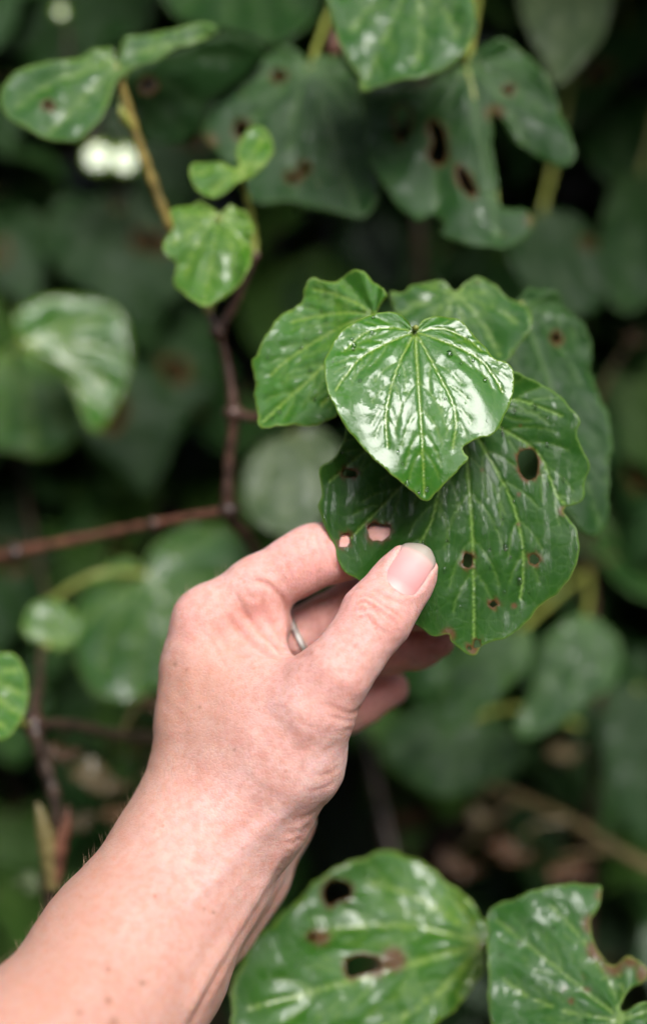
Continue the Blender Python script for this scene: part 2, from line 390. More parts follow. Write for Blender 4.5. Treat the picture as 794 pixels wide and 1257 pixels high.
# ------------------------------------------------------------------ ground: path, then a bank rising behind the bushes
def bank(x, y):
    s = min(max((y-.75)/1.5, 0), 1); z = .25+1.75*s*s*(3-2*s)+max(y-2.2, 0)*.55*math.exp(-max(y-2.2, 0)/14)
    if y < .75: z -= .25*min((.75-y)/.6, 1)
    return z+.03*math.sin(5*x+2*y)+.02*math.sin(11*x-7*y)+.012*math.sin(23*x+19*y)
xs = np.r_[-60, -30, -15, -8, -4, np.linspace(-2, 2, 61), 4, 8, 15, 30, 60]; ys = np.r_[-60, -30, -15, -6, -3, -1, np.linspace(-.2, 3, 61), 4, 6, 10, 15, 25, 40, 60]
GV = [(x, y, bank(x, y)) for y in ys for x in xs]; nx = len(xs)
GF = [(j*nx+i, j*nx+i+1, (j+1)*nx+i+1, (j+1)*nx+i) for j in range(len(ys)-1) for i in range(nx-1)]
mg, t, ns, ls, bs, out = nodes('forest_soil')
tc = ns.new('ShaderNodeTexCoord'); n1 = N(ns, 'ShaderNodeTexNoise', i_Scale=9.0, i_Detail=8.0); ls.new(tc.outputs['Object'], n1.inputs['Vector'])
vv = N(ns, 'ShaderNodeTexVoronoi', i_Scale=30.0); ls.new(tc.outputs['Object'], vv.inputs['Vector'])
c = mixc(ns, ls, n1.outputs[0], (.02, .013, .008), (.07, .045, .025)); c = mixc(ns, ls, .3, c, vv.outputs['Color'], 'MULTIPLY')
ls.new(c, bs.inputs['Base Color']); bs.inputs['Roughness'].default_value = .8
bu = N(ns, 'ShaderNodeBump', i_Strength=1.0, i_Distance=.02); ls.new(vv.outputs[0], bu.inputs['Height']); ls.new(bu.outputs[0], bs.inputs['Normal'])
g = obj('ground', mesh('ground', GV, GF, mg)); tag(g, 'dark forest soil bank behind the bushes', 'ground', kind='structure')

#@@HAND
# ------------------------------------------------------------------ the hand (camera-space millimetres while it is shaped)
def mm(x, y, d): return np.array([(x-397)/F*d, -(y-628.5)/F*d, -d], float)
class Prim:
    def __init__(s, a, b, ra, rb, flat=None, k=1.):
        s.a, s.b, s.ra, s.rb, s.k = a, b, ra, rb, k; s.n = None if flat is None else np.array(flat, float)/np.linalg.norm(flat)
    def __call__(s, P):
        d = s.b-s.a; q = P-s.a
        if s.n is not None:
            q = q+np.outer(q@s.n, s.n)*(s.k-1); d = d+s.n*(d@s.n)*(s.k-1)
        t = np.clip((q@d)/(d@d+1e-9), 0, 1); t2 = t
        v = q-t[:, None]*d
        return np.sqrt((v*v).sum(1))-(s.ra+(s.rb-s.ra)*t2)
def smin(a, b, k):
    h = np.clip(k-np.abs(a-b), 0, None)/k; return np.minimum(a, b)-h*h*k*.25
def chain(pts, flat=None, k=1.):
    """pts: (px,py,depth mm, radius px)"""
    C = [mm(*p[:3]) for p in pts]; r = [p[3]*p[2]/F for p in pts]
    return [Prim(C[i], C[i+1], r[i], r[i+1], flat, k) for i in range(len(pts)-1)]
ARM = chain([(268, 990, 456, 88), (237, 1053, 447, 91), (163, 1176, 427, 110), (46, 1338, 392, 132), (-180, 1625, 330, 180), (-820, 2380, 215, 320)])
ARM += chain([(280, 1000, 480, 72), (240, 1078, 474, 82), (172, 1188, 455, 94), (66, 1350, 415, 112), (-150, 1635, 352, 160)])
PALM = chain([(256, 763, 458, 41), (254, 820, 458, 50), (256, 890, 457, 59), (266, 985, 458, 84)])
PALM += chain([(278, 798, 478, 42), (262, 890, 478, 52), (270, 985, 478, 70)])
PALM += chain([(296, 815, 494, 40), (280, 900, 492, 52), (275, 985, 488, 66)])
PALM += chain([(320, 850, 508, 36), (300, 930, 504, 50), (285, 1000, 494, 62)])
PALM += chain([(296, 842, 452, 48), (318, 905, 448, 62), (300, 975, 450, 76)])          # first web / dorsal interosseus
PALM += chain([(276, 1142, 471, 32), (313, 1072, 481, 37), (330, 1000, 494, 50), (345, 900, 505, 44)])          # heel of the hand (ulnar side)
THUMB_FILL = chain([(310, 915, 450, 60), (345, 880, 443, 50), (385, 840, 436, 36)])
WEB = chain([(332, 768, 457, 27), (322, 795, 453, 26), (330, 830, 448, 30)])
THUMB = chain([(322, 985, 447, 60), (360, 932, 440, 62), (388, 868, 433, 48), (414, 826, 430, 41), (436, 795, 431, 38), (462, 757, 434, 42), (481, 731, 437, 38.5)])
TIP = chain([(481, 731, 437, 38.5), (496, 711, 439, 36), (505, 699, 440, 31.5)], (0, .15, 1), 1.22)
INDEX = chain([(256, 763, 458, 41), (318, 722, 458, 39), (364, 694, 457.5, 37), (387, 682, 458, 38), (420, 678, 458, 33), (468, 668, 458, 31), (512, 678, 457, 27)])
MIDDLE = chain([(278, 798, 478, 38), (360, 783, 478, 33), (398, 765, 478, 32), (440, 741, 478, 34), (500, 742, 474, 31), (536, 750, 470, 26)])
RINGF = chain([(296, 815, 494, 36), (400, 806, 497, 31), (440, 800, 496, 32), (480, 797, 490, 29), (515, 795, 484, 25), (540, 790, 480, 17)])
PINKY = chain([(320, 850, 508, 32), (385, 880, 512, 26), (425, 873, 511, 26), (446, 864, 510, 24), (480, 845, 508, 21.5)])
def fold_k(L, P, k):
    lo = np.min([np.minimum(p.a-p.ra, p.b-p.rb) for p in L], 0)-26; hi = np.max([np.maximum(p.a+p.ra, p.b+p.rb) for p in L], 0)+26
    m = ((P > lo) & (P < hi)).all(1); out = np.full(len(P), 60.)
    if m.any():
        Q = P[m]; v = L[0](Q)
        for p in L[1:]: v = smin(v, p(Q), k)
        out[m] = v
    return out
def sdf(P):
    palm = smin(fold_k(PALM, P, 9.), fold_k(ARM, P, 12.), 9.)
    palm2 = smin(palm, fold_k(WEB, P, 4.), 5.)
    th = smin(smin(fold_k(THUMB, P, 4.), fold_k(THUMB_FILL, P, 6.), 8.), fold_k(TIP, P, 3.), 2.)
    body = smin(palm2, th, 12.)
    v = body
    for L, k in ((INDEX, 5.), (MIDDLE, 4.), (RINGF, 4.), (PINKY, 4.)):
        v = np.minimum(v, smin(palm if L is not INDEX else palm2, fold_k(L, P, 3.), k))
    return v
def grad(P, e=.25):
    g = np.stack([sdf(P+np.eye(3)[i]*e)-sdf(P-np.eye(3)[i]*e) for i in range(3)], 1)
    return g/(np.linalg.norm(g, axis=1)[:, None]+1e-9)
def vnormals(V, Q):
    n = np.cross(V[Q[:, 2]]-V[Q[:, 0]], V[Q[:, 3]]-V[Q[:, 1]]); o = np.zeros_like(V)
    for k in range(4): np.add.at(o, Q[:, k], n)
    return o/(np.linalg.norm(o, axis=1)[:, None]+1e-9)
def surface_nets(h=.75, n=6):
    lo = np.array([-300., -480., -545.]); H = h*n
    dims = np.ceil((np.array([70., 12., -150.])-lo)/H).astype(int)
    ii = np.stack(np.meshgrid(*[np.arange(d) for d in dims], indexing='ij'), -1).reshape(-1, 3)
    # two-stage search for surface blocks
    big = 4; sup = np.unique(ii//big, axis=0); v = sdf(lo+(sup*big+big/2)*H); sup = sup[np.abs(v) < H*big*1.1]
    o4 = np.stack(np.meshgrid(*[np.arange(big)]*3, indexing='ij'), -1).reshape(-1, 3)
    ii = (sup[:, None]*big+o4[None]).reshape(-1, 3); v = sdf(lo+(ii+.5)*H); ii = ii[np.abs(v) < H*1.25]
    o = np.stack(np.meshgrid(*[np.arange(n)]*3, indexing='ij'), -1).reshape(-1, 3)
    cells = (ii[:, None]*n+o[None]).reshape(-1, 3)
    K = np.int64(4096)
    key = lambda c: (c[:, 0].astype(np.int64)*K+c[:, 1])*K+c[:, 2]
    co = np.array([(a, b, c) for a in (0, 1) for b in (0, 1) for c in (0, 1)])
    ck = np.stack([key(cells+c) for c in co], 1); uk, inv = np.unique(ck, return_inverse=True); inv = inv.reshape(ck.shape)
    uc = np.stack([uk//(K*K), (uk//K) % K, uk % K], 1); uv = sdf(lo+uc*h)
    cv = uv[inv]; s = cv < 0; act = s.any(1) & ~s.all(1); cells = cells[act]; cv = cv[act]
    acc = np.zeros((len(cells), 3)); cnt = np.zeros(len(cells))
    for a in range(8):
        for ax in range(3):
            b = a | (4 >> ax)
            if b == a: continue
            x = (cv[:, a] < 0) != (cv[:, b] < 0); t = np.where(x, cv[:, a]/(cv[:, a]-cv[:, b]+1e-12), 0)
            acc[x] += (co[a]+np.outer(t, co[b]-co[a]))[x]; cnt[x] += 1
    V = lo+(cells+acc/cnt[:, None])*h
    kk = key(cells); od = np.argsort(kk); sk = kk[od]
    def idx(c):
        q = key(c); p = np.clip(np.searchsorted(sk, q), 0, len(sk)-1); return np.where(sk[p] == q, od[p], -1)
    faces = []
    for ax in range(3):
        b = 4 >> ax; x = (cv[:, 0] < 0) != (cv[:, b] < 0); c = cells[x]; inside = cv[x, 0] < 0
        u = np.zeros(3, int); w = np.zeros(3, int); u[(ax+1) % 3] = 1; w[(ax+2) % 3] = 1
        q = np.stack([idx(c), idx(c-u), idx(c-u-w), idx(c-w)], 1); ok = (q >= 0).all(1); q = q[ok]; ins = inside[ok]
        q[~ins] = q[~ins][:, ::-1]; faces.append(q)
    Fq = np.concatenate(faces)
    nr = vnormals(V, Fq); v = sdf(V); V = V-np.clip(v, -.4, .4)[:, None]*nr*.9
    # light relaxing keeps the blends smooth
    E = np.r_[Fq[:, [0, 1]], Fq[:, [1, 2]], Fq[:, [2, 3]], Fq[:, [3, 0]]]
    for _ in range(2):
        a = np.zeros_like(V); c = np.zeros(len(V)); np.add.at(a, E[:, 0], V[E[:, 1]]); np.add.at(c, E[:, 0], 1); np.add.at(a, E[:, 1], V[E[:, 0]]); np.add.at(c, E[:, 1], 1)
        V = .5*V+.5*a/c[:, None]
    return V, Fq
HV, HF = surface_nets()
HN = vnormals(HV, HF)
pxv = np.c_[397+HV[:, 0]/-HV[:, 2]*F, 628.5-HV[:, 1]/-HV[:, 2]*F]; dep = -HV[:, 2]
def linefield(pts, wpx):
    """pts px polyline -> gaussian falloff on camera-side skin near it"""
    p = catmull(np.array(pts, float), 6); m = (pxv[:, 0] > p[:, 0].min()-4*wpx) & (pxv[:, 0] < p[:, 0].max()+4*wpx) & (pxv[:, 1] > p[:, 1].min()-4*wpx) & (pxv[:, 1] < p[:, 1].max()+4*wpx) & (HN[:, 2] > -.15)
    out = np.zeros(len(HV))
    if m.any():
        D = segdist(pxv[m], p[:-1], p[1:]); j = D.argmin(1); d = D.min(1); f = j/max(1, len(p)-2); taper = np.clip(np.minimum(f, 1-f)*5+.25, 0, 1)
        out[m] = np.exp(-(d/wpx)**2)*taper
    return out
disp = np.zeros(len(HV)); crease = np.zeros(len(HV)); blue = np.zeros(len(HV))
def groove(pts, wpx, depth, dmax=470, dmin=0, tint=.5):
    global disp, crease
    f = linefield(pts, wpx)*(dep < dmax)*(dep > dmin); disp = disp-f*depth; crease = np.maximum(crease, f*tint)
def ridge(pts, wpx, height, bl=0., dmax=475):
    global disp, blue
    f = linefield(pts, wpx)*(dep < dmax); disp = disp+f*height; blue = np.maximum(blue, f*bl)
# thumb joint wrinkles
for q, (pts, wd, dp) in enumerate([([(436, 736), (448, 730), (462, 737), (478, 748), (492, 758)], 3, .35), ([(433, 744), (446, 738), (460, 745), (474, 757), (488, 768)], 3, .4),
                     ([(440, 752), (452, 747), (464, 754), (472, 766)], 3, .35), ([(448, 738), (456, 748), (468, 750)], 2.5, .25), ([(437, 760), (450, 758), (466, 772), (480, 778)], 3, .22),
                     ([(456, 722), (470, 730), (486, 738), (500, 744)], 3, .2)]):
    groove(pts, wd*.75, dp*1.9, 444, tint=.7)
for (pts, wd, dp) in [([(428, 728), (440, 722), (458, 726)], 1.8, .3), ([(430, 752), (440, 748), (452, 756), (458, 768)], 1.8, .35), ([(466, 744), (478, 754), (486, 764)], 1.8, .35), ([(470, 760), (480, 770), (492, 776)], 1.8, .25), ([(452, 734), (462, 730), (476, 738)], 1.6, .3), ([(446, 764), (458, 768), (466, 780)], 1.6, .2),
                      ([(250, 772), (268, 800), (280, 822)], 2.5, .25), ([(288, 728), (300, 748), (306, 764)], 2.5, .35), ([(300, 722), (316, 742), (322, 760)], 2.5, .35), ([(350, 690), (356, 704), (360, 716)], 2., .25), ([(376, 660), (380, 680), (384, 700)], 2., .3), ([(418, 940), (402, 950), (384, 950)], 2.5, .25), ([(412, 960), (396, 968), (378, 970)], 2.5, .25)]:
    groove(pts, wd, dp, 472, tint=.35)
# crease where the thumb base meets the heel and wrist folds
groove([(446, 866), (434, 876), (416, 872), (400, 864)], 3.5, .4, 460); groove([(440, 884), (424, 885), (404, 878)], 3, .35, 460); groove([(440, 896), (420, 896)], 3, .2, 460)
groove([(404, 985), (385, 1000), (362, 1008)], 5, .5); groove([(395, 1000), (372, 1018), (350, 1022)], 4, .45); groove([(384, 1014), (366, 1028), (345, 1034)], 3.5, .35)
# folds of the web between index finger and thumb
groove([(306, 712), (326, 716), (346, 735), (357, 762), (356, 790)], 4, .9, 480, tint=.8); groove([(292, 742), (306, 762), (322, 778), (340, 792), (350, 806)], 4.5, 1.0, tint=.9)
groove([(276, 752), (294, 776), (314, 794), (338, 806), (352, 808)], 4, .7, tint=.7); groove([(318, 730), (326, 752), (336, 770), (352, 786)], 4, .7, tint=.7)
groove([(262, 764), (280, 792), (306, 810)], 5, .3); groove([(342, 806), (368, 806), (384, 800)], 4, .5)
ridge([(312, 735), (326, 750), (332, 764)], 8, .8); ridge([(300, 760), (318, 780), (338, 798)], 6, .5)
# tendons and veins of the wrist
ridge([(372, 1010), (345, 1055), (310, 1115), (262, 1190), (225, 1260)], 11, 1.5, .10); groove([(352, 1045), (328, 1092), (292, 1150), (255, 1215), (228, 1270)], 6, 1.1, tint=.35)
ridge([(345, 1075), (318, 1118), (284, 1170), (250, 1235)], 6, .8); groove([(352, 1080), (326, 1126), (296, 1168)], 4, .5, 500)
ridge([(400, 945), (360, 985), (318, 1020), (262, 1075), (205, 1140)], 13, .7, .45); ridge([(395, 920), (372, 960), (345, 1000), (322, 1050)], 10, .35, .55)
groove([(335, 985), (290, 1025), (240, 1085)], 14, .5, tint=.0)
ridge([(330, 850), (362, 880), (378, 920)], 16, .5); ridge([(236, 775), (232, 830), (238, 890)], 14, .4)
# index knuckle and finger skin folds at the leaf edge
groove([(398, 652), (404, 676), (414, 700)], 3, .45, 470, tint=.6); groove([(388, 654), (393, 674), (402, 694)], 3, .3, 470)
# bump noise in the flesh itself
a = HV
disp = disp+.10*np.sin(a[:, 0]*.55+2*np.sin(a[:, 1]*.31))*np.sin(a[:, 1]*.47+1.5*np.sin(a[:, 2]*.37))
# nail bed: sink the skin under the nail, raise the fold round it
NA, NB = mm(486, 727, 428), mm(525, 668, 434.5)
nu = (NB-NA)/np.linalg.norm(NB-NA); nn_ = np.array([.12, .10, 1.]); nn_ -= nu*(nn_@nu); nn_ /= np.linalg.norm(nn_); nw = np.cross(nu, nn_)
NW, NL = 5.9, np.linalg.norm(NB-NA)
q = HV-NA; lu = (q@nu)/NL; lw = (q@nw)/NW; front = (HN@nn_ > .05) & (dep < 445)
din = np.maximum(np.abs(lw), np.abs(lu-.5)*2)
rr_ = np.where(lu < .35, np.hypot(np.clip(.35-lu, 0, None)/.35, lw), np.abs(lw))
near = front & (lu > -.25) & (lu < 1.1) & (np.abs(lw) < 1.5)
disp = disp+np.where(near, .26*np.exp(-((rr_-1.14)/.15)**2)*(lu < .9)-.55*np.clip((1.02-rr_)/.1, 0, 1)*(lu > -.02), 0)
HVd = HV+HN*disp[:, None]
# skin colour: pink fingers and folds, tanned back of the hand, painted forearm shade, bluish veins, moles
pink = np.clip((pxv[:, 0]-235)/190, 0, 1)*np.clip((960-pxv[:, 1])/200, 0, 1)*.45+np.clip((dep-464)/20, 0, 1)*.5*(pxv[:, 1] < 930)*(pxv[:, 0] > 330)
pink += .5*np.exp(-(np.hypot(pxv[:, 0]-238, pxv[:, 1]-752)/38)**2)+.3*np.exp(-(np.hypot(pxv[:, 0]-462, pxv[:, 1]-752)/32)**2)*(dep < 450)+.4*np.exp(-(np.hypot(pxv[:, 0]-395, pxv[:, 1]-690)/55)**2)+.35*np.exp(-(np.hypot(pxv[:, 0]-325, pxv[:, 1]-775)/50)**2)+.45*np.exp(-(np.hypot(pxv[:, 0]-475, pxv[:, 1]-850)/35)**2)*(dep > 480)+.5*np.exp(-(np.hypot(pxv[:, 0]-545, pxv[:, 1]-795)/30)**2)
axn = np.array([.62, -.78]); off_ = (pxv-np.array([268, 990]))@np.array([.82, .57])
tan_shade = np.clip((-off_-5)/95, 0, 1)*np.clip((pxv[:, 1]-700)/140, 0, 1)
tan_shade = np.clip(tan_shade+.75*np.clip((pxv[:, 1]-1000)/190, 0, 1), 0, 1)  # forearm darkened in the skin colour to stand in for weaker light
mole = np.zeros(len(HV))
for (x, y, r) in [(215, 815, 3.2), (230, 823, 2), (133, 1228, 4.5), (175, 1207, 4), (133, 1190, 3.5), (140, 1255, 6), (288, 920, 2), (246, 868, 1.6), (98, 1243, 4), (190, 1100, 2), (318, 870, 1.6), (262, 1120, 2), (437, 793, 2)]:
    mole = np.maximum(mole, np.exp(-(np.hypot(pxv[:, 0]-x, pxv[:, 1]-y)/r)**2)*(HN[:, 2] > 0))
me = mesh('person', cs2w(HVd/1000), HF, None)
col(me, 'skin', np.c_[np.clip(pink, 0, 1), tan_shade, np.clip(blue, 0, 1), np.ones(len(HV))]); attr(me, 'mole', mole); attr(me, 'crease', np.clip(crease, 0, 1))
sm, t, ns, ls, bs, out = nodes('skin')
tc = ns.new('ShaderNodeTexCoord'); O_ = tc.outputs['Object']
at = N(ns, 'ShaderNodeAttribute', attribute_name='skin'); sp = ns.new('ShaderNodeSeparateColor'); ls.new(at.outputs['Color'], sp.inputs[0])
n1 = N(ns, 'ShaderNodeTexNoise', i_Scale=95.0, i_Detail=5.0, i_Roughness=.6); ls.new(O_, n1.inputs['Vector'])
n2 = N(ns, 'ShaderNodeTexNoise', i_Scale=420.0, i_Detail=3.0); ls.new(O_, n2.inputs['Vector'])
r1 = ramp(ns, .36, .64); ls.new(n1.outputs[0], r1.inputs[0])
c = mixc(ns, ls, r1.outputs[0], (.60, .345, .305), (.66, .425, .385))
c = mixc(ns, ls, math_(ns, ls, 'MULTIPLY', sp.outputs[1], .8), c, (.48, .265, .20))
c = mixc(ns, ls, sp.outputs[0], c, (.74, .37, .335))
c = mixc(ns, ls, math_(ns, ls, 'MULTIPLY', sp.outputs[2], .35), c, (.50, .40, .40))
r2 = ramp(ns, .42, .68); ls.new(n2.outputs[0], r2.inputs[0])
c = mixc(ns, ls, math_(ns, ls, 'MULTIPLY', r2.outputs[0], .40), c, (.50, .22, .15))
ac = N(ns, 'ShaderNodeAttribute', attribute_name='crease'); c = mixc(ns, ls, math_(ns, ls, 'MULTIPLY', ac.outputs['Fac'], .45), c, (.50, .17, .12))
vf = N(ns, 'ShaderNodeTexVoronoi', i_Scale=150.0); ls.new(O_, vf.inputs['Vector']); rf = ramp(ns, .06, .12, (1, 1, 1, 1), (0, 0, 0, 1)); ls.new(vf.outputs[0], rf.inputs[0])
c = mixc(ns, ls, math_(ns, ls, 'MULTIPLY', rf.outputs[0], .3), c, (.36, .16, .09))
am = N(ns, 'ShaderNodeAttribute', attribute_name='mole'); c = mixc(ns, ls, math_(ns, ls, 'MULTIPLY', am.outputs['Fac'], .7), c, (.26, .11, .06))
ls.new(c, bs.inputs['Base Color']); bs.inputs['Roughness'].default_value = .55; bs.inputs['Specular IOR Level'].default_value = .2
bs.inputs['Subsurface Weight'].default_value = .8; bs.inputs['Subsurface Radius'].default_value = (1., .35, .18); bs.inputs['Subsurface Scale'].default_value = .0024
v3 = N(ns, 'ShaderNodeTexVoronoi', feature='DISTANCE_TO_EDGE', i_Scale=750.0); ls.new(O_, v3.inputs['Vector'])
rr = ramp(ns, 0, .25); ls.new(v3.outputs[0], rr.inputs[0])
n3 = N(ns, 'ShaderNodeTexNoise', i_Scale=260.0, i_Detail=4.0); ls.new(O_, n3.inputs['Vector'])
hh = math_(ns, ls, 'MULTIPLY_ADD', rr.outputs[0], .5); ls.new(n3.outputs[0], hh.node.inputs[2])
b = N(ns, 'ShaderNodeBump', i_Strength=.45, i_Distance=.0003); ls.new(hh, b.inputs['Height']); ls.new(b.outputs[0], bs.inputs['Normal'])
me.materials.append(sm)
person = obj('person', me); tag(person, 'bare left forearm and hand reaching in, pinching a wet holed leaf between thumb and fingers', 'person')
# thumbnail: curved plate laid on the nail bed
V = []; Fc = []; ids = {}; tcol = []
nI, nJ = 22, 17
for i in range(nI):
    for j in range(nJ):
        u = i/(nI-1); wv = (j/(nJ-1))*2-1
        half = 1.0 if u > .22 else max(0, 1-((.22-u)/.25)**3)**.4
        if u > .80: half = math.sqrt(max(0, 1-((u-.80)/.235)**2))
        p = NA+nu*(u*NL)+nw*(wv*half*NW)
        V.append(p); tcol.append(u)
P = np.array(V)+nn_*14
for _ in range(40):
    v = sdf(P); P = P-nn_*np.clip(v, -2, 2)[:, None]*.7
# beyond the pulp the plate keeps its line
P = P.reshape(nI, nJ, 3)
hh_ = (P-NA)@nn_
for j in range(nJ):
    for i in range(15, nI): hh_[i, j] = max(hh_[i, j], hh_[i-1, j]+(hh_[i-1, j]-hh_[i-2, j])*.9-.012)
P = P+((hh_-(P-NA)@nn_)[:, :, None])*nn_
wv = np.linspace(-1, 1, nJ)
P = P+nn_*(.12-.55*np.abs(wv)[None, :, None]**6-.5*np.clip(.12-np.linspace(0, 1, nI), 0, None)[:, None, None]*8)
P2 = P-nn_*.45
allv = np.r_[P.reshape(-1, 3), P2.reshape(-1, 3)]; n0 = nI*nJ
for i in range(nI-1):
    for j in range(nJ-1):
        a, b_, c_, d_ = i*nJ+j, i*nJ+j+1, (i+1)*nJ+j+1, (i+1)*nJ+j
        Fc.append((a, d_, c_, b_)); Fc.append((a+n0, b_+n0, c_+n0, d_+n0))
rimi = [i*nJ for i in range(nI)]+[(nI-1)*nJ+j for j in range(1, nJ)]+[i*nJ+nJ-1 for i in range(nI-2, -1, -1)]+[j for j in range(nJ-2, 0, -1)]
for k in range(len(rimi)):
    a, b_ = rimi[k], rimi[(k+1) % len(rimi)]; Fc.append((b_, a, a+n0, b_+n0))
nm, t, ns, ls, bs, out = nodes('fingernail')
a_ = N(ns, 'ShaderNodeAttribute', attribute_name='along'); rp = ns.new('ShaderNodeValToRGB'); ls.new(a_.outputs['Fac'], rp.inputs[0])
e = rp.color_ramp.elements; e[0].position = .0; e[0].color = (.62, .40, .37, 1); e[1].position = .22; e[1].color = (.62, .28, .275, 1)
for p_, c_ in ((.62, (.64, .32, .31, 1)), (.78, (.58, .36, .33, 1)), (.85, (.36, .31, .26, 1)), (1., (.27, .25, .20, 1))): x = e.new(p_); x.color = c_
ls.new(rp.outputs[0], bs.inputs['Base Color']); bs.inputs['Roughness'].default_value = .42; bs.inputs['Specular IOR Level'].default_value = .35; bs.inputs['Subsurface Weight'].default_value = .3
bs.inputs['Subsurface Radius'].default_value = (1, .5, .4); bs.inputs['Subsurface Scale'].default_value = .001; 
nme = mesh('thumbnail', cs2w(allv/1000), Fc, nm); attr(nme, 'along', np.r_[tcol, tcol]); thumbnail = obj('thumbnail', nme, person)
# fine arm hair
hv = []; hf = []
cand = np.where((pxv[:, 1] > 700) & (off_ < -35) & (pxv[:, 0] < 300) & (dep < 485) & (dep > 380) & (pxv[:, 0] > -30))[0]
for i in rng.choice(cand, 900, replace=False):
    p = HVd[i]; n = HN[i]; L = rng.uniform(1.2, 3.8); dirn = n*.55+np.array([.45, .75, .1])+rng.normal(0, .25, 3); dirn /= np.linalg.norm(dirn)
    u = np.cross(dirn, [0, 0, 1.]); u /= np.linalg.norm(u)+1e-9; w_ = np.cross(dirn, u); b0 = len(hv)
    for f, r in ((0, .028), (.5, .022)):
        c0 = p+dirn*L*f+np.array([0, .5, 0])*f*f*L*.3-n*.1*(f == 0)
        for k in range(3): a = k*2.094; hv.append(c0+(u*math.cos(a)+w_*math.sin(a))*r)
    hv.append(p+dirn*L+np.array([0, .5, 0])*L*.3)
    for k in range(3):
        k2 = (k+1) % 3; hf += [(b0+k, b0+k2, b0+3+k2, b0+3+k), (b0+3+k, b0+3+k2, b0+6)]
hm, t, ns, ls, bs, out = nodes('fine_hair'); bs.inputs['Base Color'].default_value = (.42, .29, .18, 1); bs.inputs['Roughness'].default_value = .4
h_ = obj('arm_hair', mesh('arm_hair', cs2w(np.array(hv)/1000), hf, hm), person); h_['kind'] = 'stuff'
# ring on the finger behind: milled silver band
a0, a1 = mm(360, 783, 478), mm(398, 765, 478); axr = (a1-a0)/np.linalg.norm(a1-a0); cr_ = a0+axr*2.2
u = np.cross(axr, [0, 0, 1.]); u /= np.linalg.norm(u); w_ = np.cross(axr, u); rv = []; rf_ = []; S = 144
prof = [(-1.0, 9.3), (-1.0, 10.2), (-.6, 10.55), (.6, 10.55), (1.0, 10.2), (1.0, 9.3)]
for s in range(S):
    a = 2*math.pi*s/S
    for (x, r) in prof:
        r2 = r+(.14 if (s % 2 and r > 9.5) else 0); rv.append(cr_+axr*x+(u*math.cos(a)+w_*math.sin(a))*r2)
k = len(prof)
for s in range(S):
    for j in range(k): rf_.append((s*k+j, s*k+(j+1) % k, ((s+1) % S)*k+(j+1) % k, ((s+1) % S)*k+j))
rm, t, ns, ls, bs, out = nodes('silver'); bs.inputs['Base Color'].default_value = (.80, .77, .72, 1); bs.inputs['Metallic'].default_value = 1; bs.inputs['Roughness'].default_value = .45
ring = obj('ring', mesh('ring', cs2w(np.array(rv)/1000), rf_, rm, False)); tag(ring, 'milled silver band worn on a finger behind the thumb', 'ring')
#@@ENDHAND

# ------------------------------------------------------------------ the branch with the held leaf
SH = empty('shrub_branch', wp(281, 628, .555)); tag(SH, 'zigzag brown shrub branch whose heart-shaped leaves include the pinched one', 'plant')
SH.matrix_world = Matrix.Identity(4)
UPN = np.array([.03, .46, .887])
hero = [(510, 399), (503, 388), (494, 380), (472, 375), (444, 384), (419, 403), (405, 425), (398, 447), (401, 475), (414, 506), (430, 531), (447, 550), (466, 569), (494, 590), (524, 609), (538, 600), (560, 578), (575, 563), (570, 556), (569, 547), (588, 539), (605, 533), (619, 511), (630, 481), (631, 461), (624, 445), (608, 439), (599, 428), (583, 406), (566, 389), (544, 381), (527, 385), (516, 393)]
traced(SH, 'leaf', hero, (511, 402), (523, 606), .437, 'sky', M_HERO, res=.65, fold=.03, droop=.27, yc=.46, quilt=.013, fq=.3, vw=.75, wav=.006, crinkle=.002, cup=-.10, drops=26, label='small glossy heart-shaped leaf mirroring the white sky, lying over the held leaf',
       ends=[[(514, 480), (518, 540), (523, 603)], [(488, 450), (474, 505), (476, 548)], [(535, 452), (558, 505), (556, 550)], [(470, 420), (440, 440), (412, 478)], [(560, 422), (595, 445), (618, 480)], [(480, 396), (450, 402), (425, 425)], [(545, 398), (575, 412), (592, 428)]])
held = [(567, 498), (552, 480), (522, 466), (482, 470), (442, 494), (425, 524), (421, 538), (416, 554), (407, 565), (394, 572), (392, 588), (395, 606), (392, 620), (396, 638), (403, 656), (412, 674), (419, 695), (428, 706), (443, 713), (470, 738), (507, 763), (516, 769), (536, 781), (551, 779), (553, 787), (564, 794), (573, 802), (584, 803), (593, 792), (616, 785), (643, 767), (670, 738), (686, 726), (701, 707), (709, 688), (709, 668), (708, 649), (699, 637), (692, 627), (701, 619), (717, 611), (721, 586), (726, 570), (713, 547), (709, 528), (712, 517), (702, 503), (686, 482), (670, 471), (654, 466), (631, 457), (605, 453), (582, 470)]
held_holes = [ell(428, 579, 9, 5, 10), [(452, 645), (462, 641), (470, 645), (479, 644), (478, 656), (468, 664), (459, 663), (453, 656)], ell(423, 663, 7, 9, 20), [(640, 553), (652, 549), (660, 556), (661, 572), (659, 584), (647, 588), (640, 578), (637, 565)], ell(574.5, 688, 7, 9.5, -10), ell(656.5, 686, 6, 6), ell(606, 741, 4.5, 4), ell(586, 790, 4.5, 5), ell(577, 795, 2.6, 2.4)]
